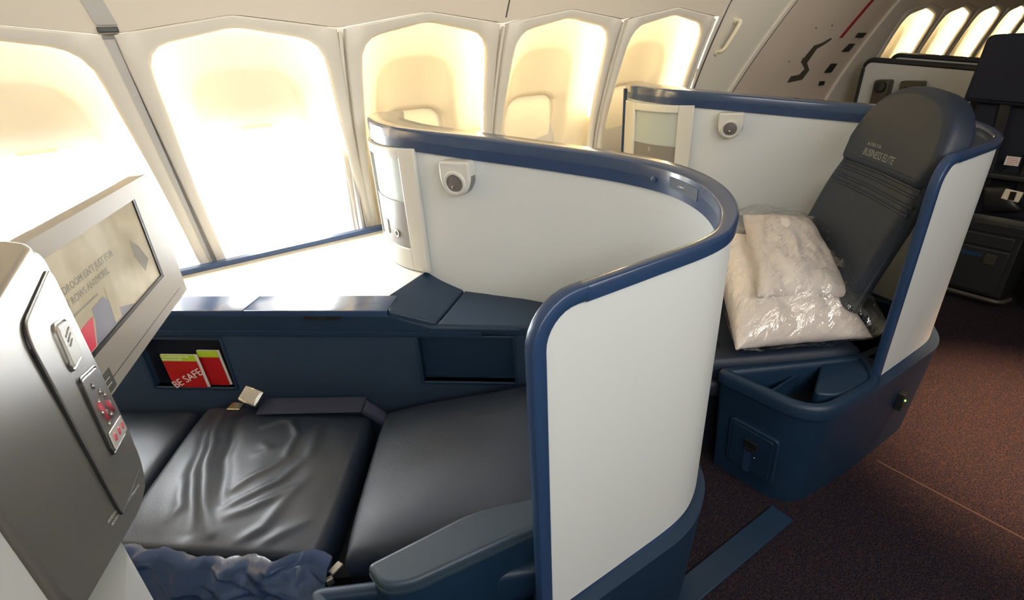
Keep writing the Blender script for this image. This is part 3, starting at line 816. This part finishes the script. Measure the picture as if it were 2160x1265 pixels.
sb = obj('seat_cushion', pad([(-.405, 1.285, .385), (.030, .925, .392), (.325, 1.372, .396), (-.125, 1.79, .39)], .08, 110, 96, .028, .014, .08, wrinkle), 'leather', seat1, ang=80, label='worn and wrinkled leather cushion')
obj('back_cushion', pad([(.058, .895, .40), (.50, .60, .50), (.90, .98, .52), (.345, 1.36, .405)], .09, 50, 44, .03, .035, .06, soft), 'leather2', seat1, ang=80)
obj('foot_cushion', pad([(-.86, 1.66, .36), (-.42, 1.30, .365), (-.14, 1.80, .37), (-.55, 2.10, .36)], .08, 30, 24, .03, .01, .06, soft), 'leather', seat1, ang=80)
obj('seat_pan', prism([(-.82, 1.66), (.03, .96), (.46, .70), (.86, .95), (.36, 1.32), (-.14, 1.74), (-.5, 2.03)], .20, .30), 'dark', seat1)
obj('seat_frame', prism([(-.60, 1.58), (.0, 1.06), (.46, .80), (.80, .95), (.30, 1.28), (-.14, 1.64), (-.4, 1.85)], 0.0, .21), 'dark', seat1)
# crumpled leather apron along the aisle edge of the bed
def apron():
    a = V((-.44, 1.285, .392)); b = V((.045, .905, .385)); d = (b-a); n_ = V((d.y, -d.x, 0)).normalized(); n_ = n_ if n_.y < 0 else -n_
    vs = []; fs = []; nx, nz = 90, 30
    for j in range(nz+1):
        for i in range(nx+1):
            s = i/nx; t = j/nz
            p = a+d*s
            bul = .045*math.sin(min(1, t*1.15)*PI*.62)+.012
            wr = .022*noise.noise(V((s*7+t*1.5, t*3, 1)))+.010*noise.noise(V((s*17-t*3, t*6, 5)))+.004*noise.noise(V((s*44, t*16, 5)))
            z = p.z+.012-.125*t+.012*math.sin(s*9)*(1-t)+.008*noise.noise(V((s*12, t*2, 8)))
            if t > .45: bul -= .0*(t-.45)
            groove = -.012*math.exp(-((t-.46)/.028)**2)
            q = p+n_*(bul+wr*1.2+groove+.01*math.sin(t*3)); vs.append(V((q.x, q.y, z)))
    N = nx+1
    for j in range(nz):
        for i in range(nx):
            k = j*N+i; fs.append((k, k+1, k+1+N, k+N))
    k = len(vs); vs += [V(v)-n_*.03 for v in vs]
    fs += [tuple(q+k for q in f)[::-1] for f in fs]
    m = N*(nz+1)
    for i in range(nx): fs.append((i+1, i, i+k, i+1+k)); q = nz*N+i; fs.append((q, q+1, q+1+k, q+k))
    return vs, fs
obj('leather_apron', apron(), 'shiny', seat1, ang=80, label='crumpled glossy navy leather apron')
# lap belt along the console side
belt = obj('belt_strap', None or pad([tuple(Q1(.45, .125, .412)), tuple(Q1(.45, .065, .43)), tuple(Q1(.10, .06, .440)), tuple(Q1(.10, .118, .425))], .003, 6, 30, .001, .002, 0, lambda s, t, p: .004*noise.noise(V((p.x*12, p.y*12, 3)))), 'strap', seat1)
kn = Q1(.055, .085, .415)
obj('belt_strap', tube(crom([Q1(.10, .09, .43), Q1(.075, .085, .438), kn, Q1(.035, .09, .39), Q1(.03, .10, .36)], 6), [.024, .022, .02, .02, .022, .022, .022]*4+[.02]*20, 10)if False else pad([tuple(Q1(.10, .112, .424)), tuple(Q1(.10, .066, .438)), tuple(Q1(.02, .085, .385)), tuple(Q1(.02, .125, .375))], .012, 10, 14, .005, .012, .05, soft), 'strap', seat1)
by = (NN*.78+DD*.35-V((0, 0, .62))).normalized(); bx = (DD-by*DD.dot(by)).normalized(); bz = bx.cross(by)
bk = obj('belt_buckle', obox(Q1(.475, .085, .452), bx*.036, by*.027, bz*.009), 'metal', seat1, bevel=.005)
obj('buckle_lid', obox(Q1(.475, .085, .452)+(bz if bz.z > 0 else -bz)*.0105, bx*.030, by*.023, bz*.003), 'chrome', bk, bevel=.002)
obj('buckle_tongue', obox(Q1(.525, .105, .425), -DD*.022, NN*.018, (0, 0, .003)), 'metal', seat1, bevel=.002)
obj('hinge_bracket', join(obox((.055, .898, .388), (.014, .006, 0), (-.004, .008, 0), (0, 0, .003)), obox((.035, .885, .375), (.008, .0, 0), (0, .006, 0), (0, 0, .01))), 'greymetal', seat1, bevel=.002)
obj('yellow_tag', box(-.004, .79, .30, .010, .81, .345), 'cardgreen', seat1)

# upright seat
U = V((.777, -.629, 0)); VV = V((.629, .777, 0)); dx = 1.35
seat2 = thing('reclining_seat', 'upright navy seat with rounded headrest lettered BUSINESS ELITE', 'airline seat', (1.85, .95, 0), 'reclining window seats')
obj('seat_cushion', pad([(1.335, .895, .425), (1.80, .60, .44), (2.06, 1.12, .44), (1.63, 1.36, .425)], .075, 36, 30, .03, .012, .08, soft), 'leather2', seat2, ang=80)
obj('seat_front', pad([(1.33, .885, .345), (1.80, .595, .36), (2.04, 1.10, .36), (1.62, 1.35, .345)], .06, 24, 20, .02, .0, .06), 'leather', seat2, ang=80)
obj('seat_frame', prism([(1.37, .93), (1.74, .70), (2.0, 1.05), (1.65, 1.28)], 0, .30), 'dark', seat2)
obj('foot_cushion', pad([(.86, 1.36, .36), (1.29, .97, .365), (1.60, 1.40, .36), (1.08, 1.78, .36)], .08, 24, 20, .03, .01, .06, soft), 'leather', seat2, ang=80)
bo = V((1.863, .907, .40))+VV*.016; ez = (U*.3+V((0, 0, .954))).normalized(); en = (-U*.954+V((0, 0, .3))).normalized()
half = [(.285, 0), (.285, .40), (.278, .52), (.258, .60), (.252, .63), (.258, .67), (.258, .70), (.225, .78), (.15, .845), (.06, .872)]
out = [(-min(x, .25), y) for x, y in half]+[(x, y) for x, y in reversed(half)]
op = [V((p.x, p.y)) for p in crom([V((x, y, 0)) for x, y in out], 5)]
op = [V((p[0], p[1])) for p in op]
obj('backrest', slab(op, bo, VV, ez, en, -.065, 0, r=.035, r0=.03), 'leather2', seat2, ang=80)
hb = [(.19, .598), (.240, .604), (.257, .66), (.260, .70), (.230, .785), (.158, .853), (.06, .882)]
ho = [(-x, y) for x, y in hb]+[(x, y) for x, y in reversed(hb)]
hp = [V((p.x, p.y)) for p in crom([V((x, y, 0)) for x, y in ho], 5)]
hd = obj('headrest', slab(hp, bo, VV, ez, en, -.075, .014, r=.03, r0=.02), 'leather2', seat2, ang=80)
for k, h in enumerate((.598, .575, .545, .520)):
    w = .240 if k < 2 else .250
    obj('seam_roll', tube([bo+VV*(w*a)+ez*(h+.006*math.cos(a*1.5))+en*(.001 if abs(a) < .93 else -.012) for a in [q/12 for q in range(-12, 13)]], .0055, 8), 'leather', seat2)
pt = bo+VV*-.10+ez*.655+en*.0145
text('lettering', 'BUSINESS ELITE', .034, bo+VV*.105+ez*.640+en*.0148, -VV, ez, 'greyprint', hd, sx=.82)
text('lettering', 'DELTA', .015, bo+VV*.088+ez*.674+en*.0148, -VV, ez, 'greyprint', hd, sx=1.5)
tri = bo+VV*.106+ez*.674+en*.0148
obj('emblem', ([tri, tri-VV*.014, tri-VV*.007+ez*.012, tri+en*.0004, tri-VV*.014+en*.0004, tri-VV*.007+ez*.012+en*.0004], [(0, 2, 1), (3, 4, 5), (0, 1, 4, 3), (1, 2, 5, 4), (2, 0, 3, 5)]), 'greyprint', hd)
obj('belt_buckle', obox((1.395, .985, .452), (.028, .012, 0), (-.01, .02, 0), (0, 0, .008)), 'metal', seat2, bevel=.003)
obj('belt_strap', pad([(1.40, .95, .449), (1.45, .93, .449), (1.50, 1.12, .449), (1.45, 1.14, .449)], .004, 6, 12, .002, .002, 0), 'strap', seat2)

# ---------------------------------------------------------------- pillows in their bag
def pillow_geo(c, thick, nx=60, ny=60, seed=0, k=.04):
    c = [V(p) for p in c]; up = (c[1]-c[0]).cross(c[3]-c[0]).normalized(); up = up if up.z > 0 else -up
    vs = []; fs = []; N = nx+1
    for side in (1, -1):
        for j in range(ny+1):
            for i in range(nx+1):
                a = math.sin((i/nx-.5)*PI); b = math.sin((j/ny-.5)*PI)
                pin = 1-k*(1-abs(a))*0
                a2 = a*(1-k*(1-b*b)); b2 = b*(1-k*(1-a*a))
                s = (a2+1)/2; t = (b2+1)/2
                p = c[0]*(1-s)*(1-t)+c[1]*s*(1-t)+c[2]*s*t+c[3]*(1-s)*t
                f = ((1-a*a)*(1-b*b))**.42
                w = 1+.30*noise.noise(V((s*3.2, t*3.2, seed)))+.14*noise.noise(V((s*10, t*7, seed+3)))+.05*noise.noise(V((s*24, t*16, seed+5)))
                vs.append(p+up*side*thick/2*f*w)
    K = N*(ny+1)
    for j in range(ny):
        for i in range(nx):
            q = j*N+i; fs.append((q, q+1, q+1+N, q+N)); fs.append((K+q+N, K+q+1+N, K+q+1, K+q))
    return vs, fs
c_lo = [(1.37, .82, .515), (1.775, .60, .505), (2.04, 1.02, .68), (1.79, 1.30, .69)]
p1 = obj('pillow', pillow_geo([(1.36, .815, .505), (1.775, .595, .50), (2.05, 1.02, .665), (1.80, 1.29, .675)], .15, seed=1), 'pillow', None, ang=180, label='lower white pillow in the bag, its long edge along the seat front', cat='pillow', group='white pillows in the clear bag')
p2 = obj('pillow', pillow_geo([(1.53, .87, .625), (1.81, .70, .60), (2.07, 1.02, .745), (1.88, 1.19, .76)], .13, seed=7), 'pillow', None, ang=180, label='upper white pillow in the bag, leaning back against the backrest', cat='pillow', group='white pillows in the clear bag')
def bag():
    g = pillow_geo([(1.325, .79, .535), (1.79, .555, .53), (2.13, 1.03, .725), (1.83, 1.36, .735)], .27, 90, 90, 3, .01)
    vs = []
    for v in g[0]:
        v = V(v); q = v
        r = .006*noise.noise(V((v.x*22+v.y*10, v.y*26, v.z*14)))+.003*noise.noise(V((v.x*60, v.y*50, v.z*40)))
        vs.append(v+V((r, r, r*1.3)))
    return vs, g[1]
obj('plastic_bag', bag(), 'film', None, ang=180, label='clear crinkled plastic bag wrapped round the two pillows on the upright seat', cat='plastic bag')

# ---------------------------------------------------------------- video monitor
mt = V((-.050, 1.348, 0)); md = V((-.3107, -.9505, 0)); mn = V((.9505, -.3107, 0))
mon = thing('video_monitor', 'silver framed video monitor on an arm over the white side table', 'monitor', (-.15, 1.1, .95))
def MP(s, z, o=0): return mt+md*s+V((0, 0, z))+mn*o
body = rpoly([(-.004, .951), (.455, .951), (.468, .962), (.468, 1.221), (0, 1.221)], .004, 3)
mb = obj('housing', slab(body, mt, md, (0, 0, 1), mn, -.038, -.004, r=.002, r0=.012), 'monitor', mon, ang=45)
fr = []
def bar(s0, s1, z0, z1, o0=-.006, o1=0): return slab([(s0, z0), (s1, z0), (s1, z1), (s0, z1)], mt, md, (0, 0, 1), mn, o0, o1)
obj('front_frame', join(bar(-.004, .087, .951, 1.221), bar(.446, .468, .951, 1.221), bar(.087, .446, 1.190, 1.221), bar(.087, .446, .951, 1.022)), 'monitor', mon, ang=30)
obj('screen_bezel', join(bar(.087, .096, 1.022, 1.190, -.006, -.0003), bar(.087, .446, 1.022, 1.0285, -.006, -.0003)), 'black', mon)
scr = obj('screen', bar(.094, .446, 1.027, 1.190, -.006, -.0035), 'screen', mon, label='lit screen with pale picture and text')
def SP(pts, m, name, o=-.0030): return obj(name, slab(pts, mt, md, (0, 0, 1), mn, o, o+.0003), m, scr)
SP([(.380, 1.072), (.404, 1.031), (.424, 1.046), (.442, 1.066), (.430, 1.069)], 'screenred', 'red_wedge')
SP([(.424, 1.046), (.404, 1.031), (.444, 1.030), (.444, 1.052)], 'screenred', 'red_wedge', -.0028)

SP([(.372, 1.082), (.33, 1.085), (.30, 1.05), (.24, 1.03), (.400, 1.029), (.378, 1.062)], 'screennavy', 'picture_patch', -.0032)
SP([(.315, 1.095), (.285, 1.085), (.30, 1.032), (.325, 1.032)], 'screen', 'picture_patch', -.0028)
SP([(.165, 1.13), (.14, 1.11), (.12, 1.075), (.15, 1.06), (.17, 1.10)], 'screengrey', 'picture_patch', -.0030)
for k, s_ in enumerate(("BEDROOM ISN'T JUST FOR", 'JET ROWS ANYMORE.')):
    text('screen_text', s_, .0165, MP(.440, 1.128-.020*k, -.0028), -md, (0, 0, 1), 'screengrey', scr, .0002, sx=1.0)
lines_text(1, 'screen_text', MP(.43, 1.094, -.0028), -md, (0, 0, 1), .13, .006, scr, 'screengrey', 4, .003)
obj('bezel_line', bar(.03, .44, .9705, .9715, -.002, .0004), 'darkplastic', mon)
pb = obj('label_plate', bar(.405, .462, .956, .990, -.002, .0008), 'greymetal', mon)
obj('label_print', join(bar(.415, .452, .967, .9685, .0005, .0012), bar(.415, .452, .977, .9785, .0005, .0012)), 'ink', pb)
obj('support_arm', tube([MP(.30, 1.06, -.045), MP(.38, 1.0, -.075), V((-.33, .90, .93)), V((-.36, .86, .70)), V((-.37, .86, .30))], .018, 12), 'greymetal', mon)

# ---------------------------------------------------------------- silver pod at the left
pod = thing('control_pod', 'rounded silver control pod with handset at the left edge', 'control unit', (-.26, .65, .85))
px_ = -.165
bp_ = rpoly([(.412, 1.232), (.422, 1.055), (.436, 1.02), (.714, .885), (.800, .860), (.842, .885), (.842, 1.215), (.82, 1.232)], [.01, .01, .01, .05, .05, .05, .03, .02], 6)
def PX(y, z, t=0): return V((px_+t, y, z))
obj('body', slab(bp_, (px_, 0, 0), (0, 1, 0), (0, 0, 1), (-1, 0, 0), .20, 0, r=.004), 'silver', pod, ang=60)
capp = rpoly([(-.37, .414), (-.163, .414), (-.160, .80), (-.20, .850), (-.37, .850)], [.01, .01, .06, .06, .01], 8)
obj('top_cap', prism(capp, 1.228, 1.246, 0, .006), 'silver', pod, ang=50)
fp_ = rpoly([(.625, .955), (.80, .895), (.828, .93), (.828, 1.205), (.625, 1.205)], [.012, .03, .03, .02, .03], 6)
obj('raised_panel', slab(fp_, (px_, 0, 0), (0, 1, 0), (0, 0, 1), (1, 0, 0), -.004, .004, r=.003), 'silver', pod, ang=50)
gr = [PX(p[0], p[1], .0015) for p in fp_]
obj('panel_groove', tube(gr+[gr[0]], .0016, 6, False), 'darkplastic', pod)
bt = rpoly([(.700, 1.118), (.762, 1.108), (.767, 1.155), (.712, 1.168)], .010, 4)
rb_ = obj('reading_light_button', slab(bt, (px_, 0, 0), (0, 1, 0), (0, 0, 1), (1, 0, 0), .003, .009, r=.003), 'whitegloss', pod, ang=50)
obj('button_rim', tube([PX(p[0], p[1], .005) for p in grow(bt, .0022)]+[PX(*grow(bt, .0022)[0], .005)], .0022, 6, False), 'silver', rb_)
lines_text(3, 'button_print', PX(.722, 1.150, .0093), (0, 1, 0), (0, 0, 1), .028, .006, rb_, 'greyprint', 2, .0015)
hs = rpoly([(.690, 1.000), (.792, .965), (.800, 1.070), (.705, 1.100)], .010, 4)
hd_ = obj('handset', slab(hs, (px_, 0, 0), (0, 1, 0), (0, 0, 1), (1, 0, 0), .003, .008, r=.002), 'greymetal', pod, ang=50)
def hpt(a, b):      # a along width 0..1, b from top 0..1
    q = V((.705, 1.100)).lerp(V((.800, 1.070)), a).lerp(V((.690, 1.0)).lerp(V((.792, .965)), a), b); return PX(q.x, q.y, .0085)
obj('handset_groove', tube([PX(p[0], p[1], .006) for p in grow(hs, .002)]+[PX(*grow(hs, .002)[0], .006)], .0014, 6, False), 'darkplastic', hd_)
for a, b in ((.35, .15), (.55, .28), (.3, .36), (.72, .36), (.25, .5), (.78, .5), (.42, .55), (.32, .68), (.6, .62), (.82, .62)):
    obj('key', lathe(hpt(a, b), (1, 0, 0), [(.0042, 0), (.0036, .002)], 12), 'silver', hd_)
for a, b, c_, d_ in ((.22, .38, .34, .62), (.62, .45, .75, .60)):
    obj('pink_key', tube([hpt(a, b), hpt(c_, d_)], .0034, 8), 'pink', hd_)
gp_ = [hpt(.05, .74), hpt(.95, .74), hpt(.95, .97), hpt(.05, .97)]
kp = obj('key_plate', loft([gp_, [q+V((.002, 0, 0)) for q in gp_]]), 'whitegloss', hd_, bevel=.001)
for a in (.22, .5, .78):
    obj('red_key', lathe(hpt(a, .855)+V((.002, 0, 0)), (1, 0, 0), [(.0055, 0), (.0045, .0015)], 14), 'pink', kp)
e1 = V((0, -.251, .121)).normalized(); e2 = V((0, .121, .251)).normalized()
for k, (yy, zz_, ww) in enumerate(((.735, .912, .24), (.76, .893, .27))):
    lines_text(1, 'small_print', (px_+.0006, yy, zz_), e1, e2, ww, .01, pod, 'greyprint', 11+k, .0022)
wb = thing('divider_wall', 'white lower divider carrying the silver control pod at the left edge', 'divider', (-.3, .4, 0))
wp = rpoly([(-.52, .12), (-.183, .12), (-.183, .66), (-.20, .705), (-.52, .705)], [.01, .01, .03, .03, .01], 6)
obj('panel', prism(wp, 0, .878), 'white', wb, ang=50)
wp2 = rpoly([(-.52, .12), (-.168, .12), (-.168, .411), (-.52, .411)], .003, 3)
obj('upper_panel', prism(wp2, .86, 1.20), 'white', wb, ang=50)

# ---------------------------------------------------------------- floor strip
obj('track_cover', box(.70, .517, 0, 1.352, .592, .010), 'plastic', None, bevel=.003, label='long navy seat-track cover strip on the carpet between the two seats', cat='track cover')
obj('carpet_seam', box(1.84, -1.6, .0, 1.847, .49, .0012), 'seam', None, label='narrow carpet seam running across the aisle', cat='carpet seam')

# ---------------------------------------------------------------- far suites beyond the door
def far_partition(x, y0, y1, z0, z1, zt, label, lamp=True):
    r = thing('cabin_partition', label, 'partition', (x, (y0+y1)/2, .3), 'grey partitions beyond the attendant seat')
    # slanted top edge from the window side down towards the aisle
    pl = rpoly([(y1, z0), (y1-.02, zt), (y0, z1), (y0, z0)], [.01, .05, .02, .01], 6)
    obj('panel', slab(pl, (x, 0, 0), (0, 1, 0), (0, 0, 1), (1, 0, 0), 0, .04), 'white', r, ang=40)
    pp = [p for p in grow(pl, .006)]
    obj('edge_rim', tube([V((x+.02, p[0], p[1])) for p in pp]+[V((x+.02, pp[0][0], pp[0][1]))], .024, 8, False), 'darkplastic', r)
    if lamp:
        l = thing('reading_lamp', 'dark round reading lamp on the far grey partition', 'reading lamp', (x, 1.83, 1.0))
        obj('housing', slab(rpoly([(1.79, 1.08), (1.79, .9), (1.89, .9), (1.89, 1.08)], .02, 4), (x, 0, 0), (0, 1, 0), (0, 0, 1), (-1, 0, 0), 0, .07, r=.01), 'bronze', l, ang=50)
        obj('lens', lathe((x-.075, 1.84, 1.035), (-1, 0, .2), [(.04, 0), (.034, .015), (.01, .02)], 24), 'black', l)
        b = thing('wall_box', 'small beige box beside the dark reading lamp on the far grey partition', 'box', (x, 1.66, 1.0))
        obj('housing', box(x-.08, 1.59, .96, x, 1.72, 1.075), 'bronze', b, bevel=.008)
        obj('opening', box(x-.084, 1.62, .97, x-.078, 1.69, 1.04), 'black', b)
    return r
far_partition(4.4, 1.32, 2.02, .3, 1.135, 1.195, 'grey-white partition with dark rim behind the rounded headrest', True)
far_partition(4.75, 1.2, 2.0, .3, 1.14, 1.21, 'second partition with dark rim just behind the grey one with the lamp', False)
gt = thing('folded_chair', 'grey rounded top of a distant seat between the lit windows and the dark attendant seat', 'seat', (5.6, 1.6, .9))
gpl = rpoly([(1.25, .9), (1.25, 1.235), (1.66, 1.25), (1.72, .9)], .06, 6)
obj('frame', tube([V((5.6, p[0], p[1])) for p in gpl]+[V((5.6, gpl[0][0], gpl[0][1]))], .025, 8, False), 'greymetal', gt)
obj('panel', slab(gpl, (5.61, 0, 0), (0, 1, 0), (0, 0, 1), (1, 0, 0), 0, .03), 'cream', gt)

# ---------------------------------------------------------------- attendant seat and galley box at the right
JX = 3.55
js = thing('attendant_seat', 'dark blue attendant jump seat with headrest and harness at the right edge', 'jump seat', (JX, .8, 0))
def JP(y, z, o=0): return V((JX+o, y, z))
hr = rpoly([(1.105, 1.045), (1.085, 1.355), (.62, 1.355), (.60, 1.015)], [.02, .03, .03, .02], 5)
obj('headrest', slab(hr, JP(0, 0), (0, 1, 0), (0, 0, 1), (-1, 0, 0), -.12, 0, r=.02), 'darkseat', js, ang=60)
br = rpoly([(1.055, .47), (1.06, 1.05), (.60, 1.05), (.58, .47)], .02, 5)
obj('backrest', slab(br, JP(0, 0, .05), (0, 1, 0), (0, 0, 1), (-1, 0, 0), -.08, 0, r=.02), 'darkseat', js, ang=60)
for y in (.93, .78):
    obj('harness_strap', pad([tuple(JP(y+.022, 1.04, .028)), tuple(JP(y-.022, 1.04, .028)), tuple(JP(y-.05, .63, .022)), tuple(JP(y-.01, .63, .022))], .004, 4, 12, .001, .001, 0), 'black', js)
obj('seat_pan', obox(JP(.80, .70, .0), (.045, 0, 0), (0, .26, 0), (0, 0, .012)), 'darkplastic', js, bevel=.006)
hb_ = obj('harness_buckle', obox(JP(.765, .615, -.03), (.008, 0, 0), (0, .036, .004), (0, -.003, .026)), 'shade', js, bevel=.004, label='cream harness buckle')
obj('buckle_slot', obox(JP(.762, .615, -.039), (.002, 0, 0), (0, .012, 0), (0, 0, .021)), 'black', hb_)
obj('harness_knot', pad([tuple(JP(.90, .64, -.01)), tuple(JP(.80, .66, -.01)), tuple(JP(.70, .54, -.02)), tuple(JP(.86, .50, -.02))], .03, 14, 14, .012, .02, .1, soft), 'black', js)
sk = obj('placard', obox(JP(.818, .777, -.008), (.002, 0, 0), (0, .028, 0), (0, 0, .022)), 'paper', js, label='small white placard')
lines_text(4, 'placard_print', JP(.838, .79, -.0105), (0, -1, 0), (0, 0, 1), .036, .009, sk, 'pink', 6, .0025)
gb = thing('galley_box', 'dark stowage box with drawer and chrome foot rail below the attendant seat', 'stowage box', (JX+.15, .82, 0))
obj('body', box(JX, .665, .055, JX+.36, 1.06, .44), 'darkplastic', gb, bevel=.006)
obj('lid', box(JX-.008, .655, .40, JX+.37, 1.065, .455), 'darkplastic', gb, bevel=.006)
obj('lid_edge', box(JX-.012, .74, .445, JX-.004, .88, .456), 'bronze', gb)
dr = obj('drawer', box(JX-.012, .69, .07, JX+.01, 1.05, .315), 'darkplastic', gb, bevel=.006)
obj('drawer_plate', box(JX-.015, .80, .265, JX-.011, .90, .285), 'band', dr)
obj('drawer_latch', box(JX-.02, .735, .235, JX-.011, .785, .29), 'bronze', dr, bevel=.002)
obj('upper_drawer', box(JX-.012, .69, .325, JX+.01, 1.05, .392), 'darkplastic', gb, bevel=.006)
obj('foot_rail', tube([(JX-.03, 1.06, .045), (JX-.03, .70, .045), (JX-.025, .665, .045), (JX, .645, .045), (JX+.06, .635, .045)], .013, 10), 'bronze', gb)
obj('waste_bin', prism(rpoly([(JX+.05, .30), (JX+.40, .30), (JX+.40, .60), (JX+.05, .60)], .14, 8), 0, .45, 0, .02), 'darkplastic', None, ang=50, label='rounded dark bin at the right edge beside the stowage box', cat='bin')

# ---------------------------------------------------------------- lights
def area(name, loc, rot, sx, sy, e, col, spread=None):
    l = bpy.data.lights.new(name, 'AREA'); l.shape = 'RECTANGLE'; l.size = sx; l.size_y = sy; l.energy = e; l.color = col
    if spread: l.spread = spread
    o = bpy.data.objects.new(name, l); C.objects.link(o); o.location = loc; o.rotation_euler = rot; return o
area('flash_fill', (.1, -1.1, 1.95), (math.radians(76), 0, 0), 3.2, .30, 38, (1, .985, .955))  # added broad fill from the camera side, standing in for a flash
area('upper_wall_fill', (1.6, .55, 2.0), (math.radians(88), 0, 0), 4.4, .08, 9, (1, .95, .87), math.radians(110))  # added fill that brightens the upper wall, no fixture there
area('ceiling_lamp_mid', (1.6, -.5, 2.17), (0, 0, 0), .9, .3, 5, (1, .92, .80))
sp = bpy.data.lights.new('aisle_spot', 'SPOT'); sp.energy = 850; sp.color = (1, .55, .25); sp.spot_size = .75; sp.spot_blend = .9; sp.shadow_soft_size = .08
so = bpy.data.objects.new('aisle_spot', sp); C.objects.link(so); so.location = (2.7, .1, 2.1)
so.rotation_euler = (V((2.45, .12, 0))-V((2.7, .1, 2.1))).to_track_quat('-Z', 'Y').to_euler()
sun = bpy.data.lights.new('sun', 'SUN'); sun.energy = 24; sun.angle = .35; sun.color = (1, .98, .95)
su = bpy.data.objects.new('sun', sun); C.objects.link(su)
su.rotation_euler = V((.52, -.52, -.68)).to_track_quat('-Z', 'Y').to_euler()
w = bpy.data.worlds.new('sky'); sc.world = w; w.use_nodes = True
w.node_tree.nodes['Background'].inputs[0].default_value = (.95, .98, 1, 1); w.node_tree.nodes['Background'].inputs[1].default_value = 40
sc.view_settings.view_transform = 'Standard'; sc.view_settings.look = 'None'; sc.view_settings.exposure = .14; sc.view_settings.gamma = 1
